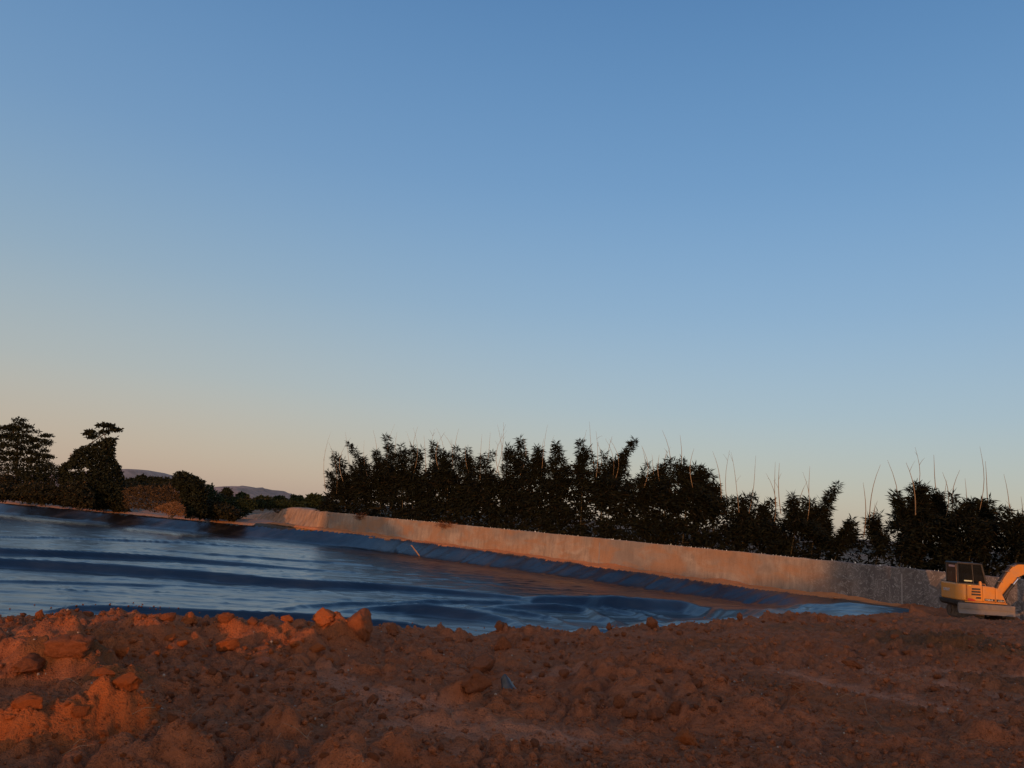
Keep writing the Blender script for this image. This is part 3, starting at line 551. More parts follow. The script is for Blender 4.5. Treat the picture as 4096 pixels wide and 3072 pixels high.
for i, (tx, ty, fx, fy, hw) in enumerate(PLUME):
    D0 = float(wall_depth(fx)) + 4.4 + .8 * ((i * 37) % 5 - 2) / 2; base = at_d(fx, float(np.interp(fx, WT_X, WT_Y)), D0); base[2] = -.3
    lab = BWORDS.get(i)
    if lab is None: lab = 'dense dark bamboo clump, %s from the %s end of the bamboo row' % (('second third fourth fifth sixth seventh eighth ninth tenth eleventh twelfth thirteenth fourteenth fifteenth sixteenth seventeenth eighteenth nineteenth'.split() + ['twentieth'])[(i - 1) if i < 19 else (len(PLUME) - 2 - i)], 'left' if i < 19 else 'right')
    c = empty('bamboo_clump', base); tag(c, lab, 'bamboo', 'bamboo clumps behind the wall')
    # leafy plume: tufts strung along a bending stem, thinning to the tip
    cen, rads = [], []
    def string(bx_, by_, tx_, ty_, w_, nt_):
        for t in np.linspace(0.02, 1, nt_):
            sp = w_ * max(.12, (1 - t) ** .7); cen.append((bx_ + (tx_ - bx_) * t ** 1.6 + r_.normal() * .55 * sp, by_ + (ty_ - by_) * t + r_.normal() * 6, r_.normal() * .55 * sp)); rads.append(max(4.5, w_ * r_.uniform(.22, .46) * (1.15 - .75 * t)))
    string(fx, fy, tx, ty, hw * .9, int(9 + math.hypot(tx - fx, ty - fy) / 11))
    for q2 in range(3):
        ox = fx + r_.uniform(-1.5, 1.5) * 42; oy = float(np.interp(ox, SKYL_X, SKYL_Y)) + 30; string(ox, oy, ox + r_.uniform(-45, 45), oy - r_.uniform(45, 105), r_.uniform(12, 22), 8)
    C_ = np.array(cen); R_t = np.array(rads); nl = (R_t * 4.4).astype(int) + 10; ix = np.repeat(np.arange(len(C_)), nl); G_ = r_.normal(size=(len(ix), 3)) * .62; G_[:, 1] *= .8
    Pp = px_to_world(C_[ix, 0] + G_[:, 0] * R_t[ix], C_[ix, 1] + G_[:, 1] * R_t[ix], D0 + (C_[ix, 2] + G_[:, 2] * R_t[ix]) * D0 / F) - base
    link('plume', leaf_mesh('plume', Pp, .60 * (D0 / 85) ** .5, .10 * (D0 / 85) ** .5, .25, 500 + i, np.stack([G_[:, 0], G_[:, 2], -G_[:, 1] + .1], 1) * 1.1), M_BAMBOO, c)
    P = np.zeros((0, 3))
    s_ = (own == i) & small; P = np.concatenate([P, px_to_world(mp[s_], my[s_], mD[s_])]) - base
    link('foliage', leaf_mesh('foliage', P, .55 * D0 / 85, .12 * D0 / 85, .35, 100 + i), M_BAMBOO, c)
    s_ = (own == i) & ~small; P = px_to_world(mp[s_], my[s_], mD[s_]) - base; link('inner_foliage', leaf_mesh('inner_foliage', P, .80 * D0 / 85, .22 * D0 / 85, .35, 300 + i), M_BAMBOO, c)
    # main stem of the plume, mostly hidden by leaves
    pts = [px_to_world(np.array([fx + (tx - fx) * (t ** 1.5)]), np.array([fy + (ty - fy) * t]), np.array([D0 + .6]))[0] - base for t in (.0, .3, .6, .95)]
    MB().tube([(0, 2.2, -.2)] + pts, [.05, .045, .04, .03, .012], 5).build('culm', M_CULM2, c)
    for j, (sx, sy) in enumerate(TIPS):
        if stalk_own[j] != i: continue
        rr = random.Random(j); lean = (sx - fx) * .25 + rr.uniform(-60, 60); ln = rr.uniform(190, 300); Ds = D0 + rr.uniform(-1.2, 1.0)
        ln = min(ln, max(70, float(np.interp(sx, SKYL_X, SKYL_Y)) + 35 - sy)); bx, by = sx - lean * .8 * ln / 250, sy + ln; cur = rr.uniform(-22, 22)
        pts = []
        for t in np.linspace(0, 1, 7): pts.append(at_d(bx + (sx - bx) * (t ** 2.6) + cur * math.sin(3.14 * t), by + (sy - by) * t, Ds) - base)
        k0 = .027 * rr.uniform(.8, 1.25); o = MB().tube(pts, [k0, k0, k0 * .95, k0 * .85, k0 * .7, k0 * .5, k0 * .25], 5).build('culm', M_CULM, c)
        # a few leafless side twigs near the tip
        if rr.random() < .45:
            for q in range(rr.randint(1, 3)):
                a_ = Vector(pts[rr.choice((3, 4, 5))]); b_ = a_ + Vector((rr.uniform(-.5, .5), rr.uniform(-.3, .3), rr.uniform(.25, .8))); MB().tube([a_, (a_ + b_) / 2 + Vector((0, 0, .05)), b_], [.012, .009, .005], 4).build('twig', M_CULM, o)

# ---- trees and scrub on the left; outlines in photo pixels, each at its own distance
def inpoly(x, y, P):
    P = np.array(P); c = np.zeros(len(x), bool); j = len(P) - 1
    for i in range(len(P)):
        (xi, yi), (xj, yj) = P[i], P[j]; c ^= ((yi > y) != (yj > y)) & (x < (xj - xi) * (y - yi) / (yj - yi + 1e-9) + xi); j = i
    return c
def edgedist(x, y, P):
    P = np.array(P, float); Q = np.concatenate([P, P[:1]]); return polydist(Q, x, y)
def Zm(pts): return [(x * .5877, 1600 + y * .5877) for x, y in pts]
def poly_points(P, D, n, seed, depth=None, holes=(), rough=6):
    r = np.random.default_rng(seed); P_ = np.array(P); x = r.uniform(P_[:, 0].min() - 8, P_[:, 0].max() + 8, n * 3); y = r.uniform(P_[:, 1].min() - 8, P_[:, 1].max() + 8, n * 3)
    jx, jy = x + rough * fbm(x * .07, y * .07, seed, 3), y + rough * fbm(x * .07, y * .07, seed + 1, 3); k = inpoly(jx, jy, P)
    for hx, hy, rx, ry in holes: k &= ((x - hx) / rx) ** 2 + ((y - hy) / ry) ** 2 > .6 + .7 * r.uniform(0, 1, len(x))
    x, y = x[k][:n], y[k][:n]; e = edgedist(x, y, P); w_ = np.sqrt(np.clip(e / (e.max() + 1e-6), 0, 1)); dep = depth or e.max() * D / F
    lump = fbm(x * .05, y * .06, seed + 2, 3)
    return px_to_world(x, y, D + dep * w_ * np.clip(r.normal(-.35, .6, len(x)) + lump, -1.2, 1.2))
def plant(name, label, cat, P, D, n, seed, mat, ln, wd, trunk=None, holes=(), extra=None, group=None, crown='crown', depth=None, droop=.1):
    pts = poly_points(P, D, n, seed, depth, holes) if P is not None else np.zeros((0, 3))
    if extra is not None: pts = np.concatenate([pts, extra])
    if P is not None: fx = float(np.mean([p[0] for p in P])); by = max(p[1] for p in P)
    else: fx, by = trunk[0]
    b_ = at_d(fx, by, D)
    c = empty(name, b_); tag(c, label, cat, group); link(crown, leaf_mesh(crown, pts - b_, ln, wd, droop, seed), mat, c)
    if trunk:
        w3 = [at_d(px, py, D) - b_ for px, py in trunk]; k = len(w3); r0 = .32 if D < 200 else .2
        MB().tube(w3, [r0 * (1 - .8 * i / (k - 1)) for i in range(k)], 8).build('trunk', M_BARK, c, True)
        top = Vector(w3[-1]); lm = MB(); q = random.Random(seed)
        for _ in range(7):
            a_ = Vector(w3[q.randint(max(1, k // 2 - 1), k - 1)]); e_ = Vector(pts[q.randrange(len(pts))] - b_); lm.tube([a_, (a_ + e_) / 2 + Vector((0, 0, .15)), e_], [.09, .06, .02], 5)
        kind(lm.build('limbs', M_BARK, c, True), 'stuff')
    else:
        lm = MB(); q = random.Random(seed)
        for _ in range(9):
            e_ = Vector(pts[q.randrange(len(pts))] - b_); lm.tube([(q.uniform(-.5, .5), q.uniform(-.3, .3), -.4), e_ * .55, e_], [.05, .035, .012], 4)
        kind(lm.build('stems', M_BARK, c, True), 'stuff')
    return c
def pads(L, D, n, seed, sx=62, sy=13):
    r = np.random.default_rng(seed); o = []
    for x, y in L:
        x, y = x + r.normal() * 16, y + r.normal() * 13
        a = r.uniform(0, 2 * math.pi, n); q = np.sqrt(r.uniform(0, 1, n)); px, py = Zm([(x, y)])[0]; s = r.uniform(.55, 1.3)
        dxp = q * np.cos(a) * sx * .5877 * s; o.append(px_to_world(px + dxp, py + r.normal(0, 1, n) * sy * .5877 * .55 + .12 * np.abs(dxp), D + q * np.sin(a) * sx * .5877 * D / F))
    return np.concatenate(o)
ex_ = pads(2 * [(125, 145), (60, 165), (190, 180), (0, 185), (95, 200), (-60, 190), (215, 222), (30, 225), (140, 235), (300, 235), (240, 255), (-20, 262), (80, 270), (180, 280), (300, 282), (20, 305), (250, 315), (120, 318), (320, 330), (-40, 330), (60, 350), (190, 355), (290, 368), (0, 390), (120, 395), (240, 400), (320, 405)], 132, 150, 1, 50, 10)
ex_ = np.concatenate([ex_, poly_points(Zm([(-120, 190), (60, 165), (150, 185), (205, 240), (240, 310), (285, 400), (-120, 400)]), 132, 2300, 5, 3.0)])
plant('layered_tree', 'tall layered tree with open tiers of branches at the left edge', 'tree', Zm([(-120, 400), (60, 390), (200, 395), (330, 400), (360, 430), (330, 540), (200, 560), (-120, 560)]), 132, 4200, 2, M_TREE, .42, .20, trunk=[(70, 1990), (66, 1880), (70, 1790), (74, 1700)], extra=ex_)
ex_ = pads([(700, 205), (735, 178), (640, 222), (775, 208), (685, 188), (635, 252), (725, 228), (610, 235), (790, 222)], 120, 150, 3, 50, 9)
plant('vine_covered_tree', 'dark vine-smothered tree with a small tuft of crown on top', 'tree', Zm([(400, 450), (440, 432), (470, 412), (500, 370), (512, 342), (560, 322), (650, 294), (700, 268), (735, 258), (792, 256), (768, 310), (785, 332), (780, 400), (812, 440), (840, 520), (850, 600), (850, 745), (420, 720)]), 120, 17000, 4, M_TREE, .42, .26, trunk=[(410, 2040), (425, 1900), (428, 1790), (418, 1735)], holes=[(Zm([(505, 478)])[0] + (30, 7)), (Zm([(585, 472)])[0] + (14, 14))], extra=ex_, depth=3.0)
SH_ = [('thick dark shrub at the foot of the layered tree by the left edge', [(-120, 520), (60, 500), (140, 560), (160, 680), (-120, 665)], 126, M_SCRUB),
       ('dark shrub between the layered tree and the vine-covered tree', [(110, 470), (250, 440), (360, 430), (420, 470), (430, 560), (300, 600), (120, 580)], 127, M_TREE),
       ('green-brown shrub low on the bank below the dark shrubs at left', [(150, 570), (300, 560), (420, 590), (440, 700), (300, 705), (160, 690)], 119, M_SCRUB),
       ('dusty green shrub at the foot of the vine-covered tree', [(420, 570), (560, 560), (640, 640), (640, 730), (430, 712)], 116, M_SCRUB)]
for k, (lab, P, D, mt) in enumerate(SH_): plant('shrub', lab, 'shrub', Zm(P), D, 3200, 20 + k, mt, .40, .20, crown='foliage', group='shrubs on the far bank')
plant('dry_bush', 'wide brown dried-out bush left of the round dark tree', 'bush', Zm([(840, 610), (930, 588), (1050, 590), (1150, 585), (1225, 625), (1245, 700), (1180, 745), (1000, 742), (860, 735)]), 112, 5200, 30, M_DRY, .45, .09, crown='foliage')
plant('dry_grass_heap', 'low orange heap of dry grass at the foot of the brown bush', 'grass heap', Zm([(1050, 745), (1110, 705), (1200, 695), (1245, 720), (1262, 790), (1150, 780)]), 104, 2600, 31, leaf_material('orange_dry_grass', (.12, .060, .025), (.25, .13, .055)), .35, .06, crown='grass')
plant('round_tree', 'rounded dark tree standing right of the brown dry bush', 'tree', Zm([(1170, 540), (1180, 512), (1210, 488), (1262, 495), (1330, 518), (1385, 555), (1402, 620), (1405, 780), (1275, 795), (1245, 700), (1235, 630), (1190, 590)]), 108, 6500, 32, M_TREE, .40, .22, trunk=[(775, 2070), (772, 1990), (765, 1930), (760, 1905)])
for k, (lab, P, D) in enumerate([('green shrub just right of the rounded dark tree', [(1390, 575), (1440, 575), (1480, 630), (1530, 680), (1540, 800), (1395, 800)], 113), ('low spreading green shrubbery left of the earth bank', [(1500, 690), (1600, 660), (1720, 680), (1760, 730), (1640, 800), (1520, 805)], 117), ('green shrubbery on top of the earth bank end', [(1680, 690), (1800, 680), (1960, 690), (2080, 700), (2080, 750), (1900, 735), (1740, 740)], 130)]):
    plant('green_shrub', lab, 'shrub', Zm(P), D, 2800, 40 + k, M_GREEN, .38, .18, crown='foliage')
for k, (x, y, rx, ry, D, lab) in enumerate([(890, 575, 55, 45, 240, 'distant dark tree beside the vine-covered tree, below the pointed hill'), (960, 560, 55, 48, 250, 'distant dark tree below the peak of the pointed hill'), (1045, 570, 60, 48, 245, 'distant dark tree below the right flank of the pointed hill'), (1130, 575, 50, 50, 235, 'distant dark tree touching the left side of the rounded tree'),
        (1545, 640, 38, 40, 260, 'distant tree at the left foot of the rounded hill'), (1650, 668, 50, 36, 270, 'distant tree below the middle of the rounded hill'), (1790, 690, 70, 34, 265, 'distant low tree below the right end of the rounded hill'), (1905, 690, 55, 30, 230, 'distant low tree in the dip right of the rounded hill'), (2025, 690, 52, 42, 200, 'small domed tree above the left end of the wall'), (2150, 690, 75, 42, 170, 'dark bushy tree at the left end of the bamboo row')]):
    th = np.linspace(0, 2 * math.pi, 14, endpoint=False); P = Zm([(x + rx * math.cos(t), y - ry * math.sin(t) * (1 if math.sin(t) > 0 else 1.3)) for t in th])
    cx_, cy_ = Zm([(x, y)])[0]
    plant('distant_tree', lab, 'tree', P, D, 1500, 60 + k, M_GREEN if k > 4 else M_TREE, .8, .45, trunk=[(cx_, cy_ + 40), (cx_, cy_ + 10), (cx_ + 2, cy_ - 8)], group='distant trees below the hills')

# unbroken scrub along the far bank, under the trees
pts = np.concatenate([poly_points(Zm(P), D, n_, 80 + k, 2.5) for k, (P, D, n_) in enumerate([([(-150, 560), (200, 590), (420, 610), (660, 640), (860, 650), (880, 758), (640, 735), (420, 712), (200, 690), (-150, 670)], 121, 9000), ([(1250, 690), (1420, 680), (1560, 720), (1640, 760), (1600, 815), (1400, 800), (1260, 790)], 112, 4500), ([(820, 560), (1180, 560), (1400, 620), (1600, 660), (1990, 690), (2100, 720), (1990, 745), (1800, 750), (1200, 700), (830, 640)], 160, 5000)])])
o = kind(link('scrub_undergrowth', leaf_mesh('scrub', pts, .5, .24, .1, 88), M_SCRUB), 'stuff'); o['label'] = 'dark scrub growing unbroken along the far bank'; o['category'] = 'scrub'
# hills
b = NB('hazy_hill'); co = b.coords(); n_ = b.noise(co, .03, 7, .65); b.col(b.mix(b.ramp(n_, [(.4, 0.0), (.6, 1.0)]), (.28, .175, .125), (.44, .28, .20))); b.rough(.95); M_HILL = b.m  # pale tone carries the distance haze in the colour
M_WOOD = simple('wooded_hill', (.030, .032, .016), .95, 0, .5, .2)
def hill(P, D, dep, trees, seed, mat=None):
    P = Zm(P); px = np.linspace(P[0][0], P[-1][0], 260); py = np.interp(px, [p[0] for p in P], [p[1] for p in P]) - trees * np.maximum(0, fbm(px * .12, px * 0, seed, 4) + .15)
    R_ = px_to_world(px, py, np.full(260, float(D))); rows = []
    for t in np.linspace(-1, 1, 23):
        k = math.cos(t * math.pi / 2) ** 1.2; o = R_.copy(); o[:, 1] += dep * t; o[:, 2] = -4 + (R_[:, 2] + 4) * k + 1.2 * trees * .25 * fbm(R_[:, 0] * .05, np.full(260, t * 9), seed + 3, 3) * (k < .99); rows.append(o)
    kind(link('hill', mesh_np('hill', np.concatenate(rows), grid_faces(23, 260), True), mat or M_HILL), 'structure')
hill([(300, 640), (560, 545), (700, 512), (840, 503), (900, 497), (960, 489), (1000, 480), (1040, 492), (1100, 530), (1160, 560), (1300, 590), (1500, 640)], 1500, 420, 3, 700)
hill([(1300, 700), (1400, 640), (1470, 610), (1530, 604), (1580, 611), (1620, 604), (1690, 600), (1760, 606), (1830, 622), (1900, 652), (1960, 685), (2100, 720)], 750, 220, 9, 710)
hill([(-600, 600), (0, 620), (700, 630), (1300, 660), (1700, 690), (2100, 700), (2600, 745), (3200, 800)], 520, 120, 8, 720, M_WOOD)
hill([(2200, 700), (2900, 740), (3600, 850), (4400, 920), (5400, 980), (7400, 1110)], 420, 120, 10, 730, M_WOOD)

# faint power pylon far off between the two left trees
pc = at_d(276, 1868, 1200); hgt = (1868 - 1812) * 1200 / F; m = MB()
for sx in (-1, 1):
    for sy in (-1, 1): m.tube([(sx * 2.2, sy * 2.2, -8), (sx * .7, sy * .7, hgt)], .16, 4)
for q in range(5):
    z0, z1 = hgt * q / 5, hgt * (q + 1) / 5; w0, w1 = 2.2 - 1.5 * q / 5, 2.2 - 1.5 * (q + 1) / 5
    for s in (-1, 1): m.tube([(-w0 * s, -w0, z0), (w1 * s, -w1, z1)], .12, 4)
for z, l in ((hgt * .98, 3.0), (hgt * .78, 4.0)): m.tube([(-l, 0, z), (l, 0, z)], .14, 4)
p = m.build('power_pylon', simple('galvanised', (.35, .34, .33), .6)); p.location = pc; tag(p, 'faint lattice power pylon on the skyline left of the vine-covered tree', 'pylon')
# ------------------------------------------------------------------ excavator (x forward, y to its left, z up)
DUST = (.30, .20, .12)
M_YEL = simple('yellow_paint', (.55, .21, .024), .38, 0, .10, 4, .5, DUST + (.5,))
M_BLK = simple('black_paint', (.018, .017, .016), .5, 0, .3, 4, .4, DUST + (.12,))
M_GRY = simple('worn_grey_steel', (.13, .12, .115), .7, 0, .3, 5, .4, DUST + (.4,))
M_TRK = simple('muddy_track', (.07, .045, .032), .9, 0, .4, 8, .3, DUST + (.5,))
M_CHR = simple('chrome', (.75, .74, .72), .12, 1, .05)
M_HOSE = simple('rubber_hose', (.012, .012, .012), .6)
M_RED = simple('red_decal', (.42, .020, .012), .4, 0, .1)
M_WHT = simple('white_decal', (.62, .60, .56), .5, 0, .08)
M_SIL = simple('silver_letter', (.42, .42, .42), .4, 0, .08)
M_PALE = simple('pale_sticker', (.55, .62, .40), .5, 0, .08)
b = NB('cab_glass'); b.col((.012, .012, .011)); b.rough(.06); b.set(Specular_IOR_Level=.6, Alpha=.82); M_CABG = b.m
XR = at_d(3836, 2400, 40.2); EXY = 41.15                   # near rear corner of the house
ez = at_d(3836, 2398, 40.2)[2] - .95                       # ground level under the machine
EX0 = XR[0] + 1.45
exc = empty('excavator', (EX0, EXY, ez), 0); tag(exc, 'small yellow tracked excavator with black cab parked by the wall', 'excavator')
O = -1.45                                                   # house rear in local x
def part(mb, name, mat, parent=exc, **k): return mb.build(name, mat, parent, **k)
# turntable and under-house skirt
m = MB(); m.prism([(O + .05, .70), (O + .18, .60), (O + 2.2, .60), (O + 2.38, .70), (O + 2.36, .91), (O, .91)], -.93, .93); part(m, 'skirt', M_BLK, bevel=.03)
m = MB(); m.tube([(.1, 0, .42), (.1, 0, .62)], .52, 24); part(m, 'turntable', M_BLK, smooth=True)
# counterweight with rounded plan corners
def plan_solid(pts, z0, z1):
    n = len(pts); q = MB(); q.raw([(x, y, z0) for x, y in pts] + [(x, y, z1) for x, y in pts], [tuple(range(n - 1, -1, -1)), tuple(range(n, 2 * n))] + [(i, (i + 1) % n, (i + 1) % n + n, i + n) for i in range(n)]); return q
arc = [(O + .42 - .42 * math.sin(a), -.55 - .40 * math.cos(a)) for a in np.linspace(0, math.pi / 2, 7)]
arc2 = [(x, -y) for x, y in reversed(arc)]
cw = part(plan_solid(arc + arc2, .913, 1.73), 'counterweight', M_YEL, smooth=True, bevel=.06, bseg=3)
# right-hand engine cover, fuel tank and tool box; left cover under the cab
m = MB(); m.prism([(O + .435, .916), (O + 1.22, .916), (O + 1.22, 1.715), (O + .435, 1.715)], -.955, .2); eng = part(m, 'engine_cover', M_YEL, bevel=.035, bseg=3)
m = MB(); m.prism([(O + 1.235, .916), (O + 1.86, .916), (O + 1.86, 1.66), (O + 1.235, 1.70)], -.950, -.28); part(m, 'fuel_tank', M_YEL, bevel=.04, bseg=3)
m = MB(); m.prism([(O + 1.872, .916), (O + 2.40, .916), (O + 2.36, 1.05), (O + 2.16, 1.46), (O + 2.02, 1.60), (O + 1.872, 1.645)], -.950, -.28); part(m, 'tool_box', M_YEL, bevel=.04, bseg=3)
m = MB(); m.prism([(O + .435, .916), (O + 2.1, .916), (O + 2.1, 1.30), (O + .435, 1.72)], .205, .95); part(m, 'left_cover', M_YEL, bevel=.03)
m = MB(); m.box(O + .30, O + 2.44, -.97, -.90, .86, .912); part(m, 'side_sill', M_YEL, bevel=.01)
m = MB(); m.prism([(O + 2.36, .90), (O + 2.50, .90), (O + 2.42, 1.15), (O + 2.30, 1.30)], -.80, .2); part(m, 'front_bracket', M_BLK, bevel=.02)
# louvres, decals and lettering on the right side
for k, (z, x0, x1) in enumerate([(1.52, .66, 1.10), (1.385, .645, 1.105), (1.25, .635, 1.11), (1.095, .84, 1.115)]):
    m = MB(); m.prism([(O + x0, z - .045), (O + x1, z - .045), (O + x1, z + .045), (O + x0 + (.05 if k == 3 else 0), z + .045)], -.959, -.953); lv = part(m, 'louvre', M_BLK, eng)
    for q in range(2): m = MB(); m.prism([(O + x0 + .06, z - .02 + .035 * q), (O + x1 - .02, z - .02 + .035 * q), (O + x1 - .02, z - .012 + .035 * q), (O + x0 + .06, z - .012 + .035 * q)], -.966, -.9592); part(m, 'louvre_blade', M_BLK, lv)
m = MB(); m.prism([(O + .445, .935), (O + .80, .935), (O + .84, .97), (O + .70, 1.035), (O + .445, 1.06)], -.960, -.9555); part(m, 'red_decal', M_RED, eng)
m = MB(); m.prism([(O + .49, 1.66), (O + .62, 1.66), (O + .62, 1.70), (O + .49, 1.70)], -.9585, -.9555); part(m, 'sticker', simple('yellow_sticker', (.75, .48, .05), .5), eng)
m = MB(); m.prism([(O + 1.30, .965), (O + 1.82, .965), (O + 1.82, 1.075), (O + 1.30, 1.085)], -.954, -.9508); part(m, 'badge_plate', M_BLK)
m = MB(); m.prism([(O + 1.90, .955), (O + 2.33, .955), (O + 2.28, 1.075), (O + 1.90, 1.085)], -.954, -.9508); part(m, 'badge_plate', M_BLK)
def lettering(txt, size, loc, rot, mat, parent, ext=.003, sx=1):
    cu = bpy.data.curves.new('lettering', 'FONT'); cu.body = txt; cu.size = size; cu.extrude = ext; cu.offset = size * .012
    t = bpy.data.objects.new('lettering', cu); COL.objects.link(t); dg = bpy.context.evaluated_depsgraph_get(); me = bpy.data.meshes.new_from_object(t.evaluated_get(dg)); bpy.data.objects.remove(t); bpy.data.curves.remove(cu)
    o = link('lettering', me, mat, parent); o.location = loc; o.rotation_euler = rot; o.scale = (sx, 1, 1); return o
lettering('SY60c-8', .105, (O + 1.34, -.958, .99), (R(90), 0, 0), M_WHT, exc, .003, 1.05)
lettering('POWER', .03, (O + 2.0, -.958, 1.035), (R(90), 0, 0), M_WHT, exc) if False else None
for q, (x, w_) in enumerate(((1.98, .06), (2.06, .05), (2.13, .09), (2.24, .05))): m = MB(); m.prism([(O + x, .985), (O + x + w_ * .8, .985), (O + x + w_ * .8, 1.005 + .008 * (q % 2)), (O + x, 1.005)], -.957, -.9545); part(m, 'badge_print', M_WHT)
m = MB(); m.prism([(O + 2.0, 1.05), (O + 2.18, 1.05), (O + 2.18, 1.06), (O + 2.0, 1.06)], -.957, -.9545); part(m, 'badge_print', M_WHT)
# maker's name on the rear corner of the counterweight (faces back and to the right)
lettering('SANY', .21, (O - .006, .44, 1.30), (R(90), 0, R(-90)), M_SIL, cw, .006, 1.15)
M_OCH = simple('ochre_line', (.45, .20, .03), .5)
for z in (1.235, 1.485): part(MB().box(O - .004, O + .0, -.16, .50, z, z + .007), 'name_border', M_OCH, cw)
# exhaust, filler cap and hand rail
m = MB(); m.tube([(O + 1.30, -.62, 1.68), (O + 1.30, -.62, 1.84), (O + 1.30, -.60, 1.89)], [.07, .07, .055], 12); part(m, 'exhaust_stub', M_YEL, smooth=True)
m = MB(); m.tube([(O + 1.42, -.5, 1.66), (O + 1.42, -.5, 1.78), (O + 1.62, -.5, 1.77), (O + 1.66, -.5, 1.64)], .014, 6); part(m, 'hand_rail', M_YEL, smooth=True)
# cab
CX0, CX1, CY0, CY1 = O + .42, O + 1.98, -.12, .93
cab = empty('cab', (0, 0, 0)); cab.parent = exc
bpy.data.objects.remove(cab)
m = MB(); m.prism([(CX0, 1.32), (CX1 + .03, 1.32), (CX1, 1.78), (CX0, 1.74)], CY0, CY1); cab = part(m, 'cab', M_BLK, bevel=.02)
roof = MB(); roof.prism([(CX0 - .02, 2.70), (CX1 - .22, 2.70), (CX1 - .24, 2.76), (CX1 - .34, 2.79), (CX0 + .03, 2.79), (CX0 - .02, 2.76)], CY0 - .015, CY1 + .015); part(roof, 'cab_roof', M_BLK, bevel=.025, bseg=3)
def post(a, c_, r=.04, nm='cab_pillar'):
    a, c_ = Vector(a), Vector(c_); d = (c_ - a); q = MB(); w_ = r
    q.raw([a + Vector((sx * w_, sy * w_, 0)) for sx, sy in ((-1, -1), (1, -1), (1, 1), (-1, 1))] + [c_ + Vector((sx * w_, sy * w_, 0)) for sx, sy in ((-1, -1), (1, -1), (1, 1), (-1, 1))], [(3, 2, 1, 0), (4, 5, 6, 7)] + [(i, (i + 1) % 4, (i + 1) % 4 + 4, i + 4) for i in range(4)])
    return q.build(nm, M_BLK, cab, bevel=.012)
for y in (CY0 + .04, CY1 - .04):
    post((CX0 + .04, y, 1.70), (CX0 + .03, y, 2.72)); post((CX1 - .04, y, 1.70), (CX1 - .27, y, 2.72)); post((CX0 + .86, y, 1.70), (CX0 + .80, y, 2.72), .022)
m = MB(); m.box(CX0 - .012, CX0 - .002, CY0 + .06, CY0 + .085, 1.75, 2.70); part(m, 'sunlit_edge_strip', simple('sunlit_edge_orange', (.85, .40, .18), .3), cab)  # low sun on the cab pillar edge, put in as a bright strip
def pane(pts, nm='window_pane'): q = MB(); q.raw(pts, [tuple(range(len(pts)))]); return q.build(nm, M_CABG, cab)
pane([(CX0 + .02, CY0 + .03, 1.76), (CX1 - .06, CY0 + .03, 1.76), (CX1 - .27, CY0 + .03, 2.70), (CX0 + .02, CY0 + .03, 2.70)])
pane([(CX0 + .02, CY1 - .03, 1.76), (CX1 - .06, CY1 - .03, 1.76), (CX1 - .27, CY1 - .03, 2.70), (CX0 + .02, CY1 - .03, 2.70)])
pane([(CX0 + .015, CY0 + .06, 1.76), (CX0 + .015, CY1 - .06, 1.76), (CX0 + .015, CY1 - .06, 2.70), (CX0 + .015, CY0 + .06, 2.70)])
pane([(CX1 - .05, CY0 + .06, 1.76), (CX1 - .05, CY1 - .06, 1.76), (CX1 - .26, CY1 - .06, 2.70), (CX1 - .26, CY0 + .06, 2.70)])
m = MB(); m.box(CX0 + .004, CX0 + .012, CY0 + .22, CY1 - .28, 2.52, 2.62); part(m, 'warning_label', simple('pink_label', (.42, .25, .22), .5), cab)
m = MB(); m.box(CX0 + .36, CX0 + .78, CY0 + .012, CY0 + .024, 1.84, 1.90); part(m, 'window_sticker', M_PALE, cab)
m = MB(); m.box(CX0 + .3, CX0 + .75, .18, .66, 1.55, 1.75); m.prism([(CX0 + .18, 1.7), (CX0 + .34, 1.7), (CX0 + .26, 2.35), (CX0 + .14, 2.35)], .2, .64); part(m, 'seat', simple('dark_seat', (.03, .03, .03), .8), cab, bevel=.04)
# boom, stick, bucket and their cylinders
BY0, BY1 = -.30, -.06
B0 = (O + 2.42, 1.28)
bp_up = [(B0[0] - .16, B0[1] + .03), (B0[0] + .10, B0[1] + .52), (B0[0] + .52, B0[1] + 1.14), (B0[0] + .80, B0[1] + 1.46), (B0[0] + 1.10, B0[1] + 1.60), (B0[0] + 1.45, B0[1] + 1.62), (B0[0] + 2.3, B0[1] + 1.50), (B0[0] + 3.1, B0[1] + 1.33)]
bp_lo = [(B0[0] + 3.12, B0[1] + 1.17), (B0[0] + 2.3, B0[1] + 1.20), (B0[0] + 1.45, B0[1] + 1.14), (B0[0] + 1.12, B0[1] + .98), (B0[0] + .80, B0[1] + .66), (B0[0] + .46, B0[1] + .26), (B0[0] + .12, B0[1] - .10), (B0[0] - .08, B0[1] - .12)]
m = MB(); m.prism(bp_up + bp_lo, BY0, BY1); boom = part(m, 'boom', M_YEL, bevel=.02)
for dy in (.05, .12, .19): part(MB().tube([(x - .06, BY0 + dy, z + .05) for x, z in bp_up], .022, 6), 'hose_line', M_HOSE, boom)
for x, z in ((bp_up[1][0] + .06, bp_up[1][1] + .10), (bp_up[2][0] + .02, bp_up[2][1] + .03), (bp_up[3][0], bp_up[3][1])):
    m = MB(); m.box(x - .16, x + .10, BY0 - .02, BY1 + .02, z + .02, z + .055); part(m, 'hose_clamp', M_GRY, boom)
c0 = Vector((O + 2.46, 0, 1.02)); c1 = Vector((B0[0] + 1.02, 0, B0[1] + .92))
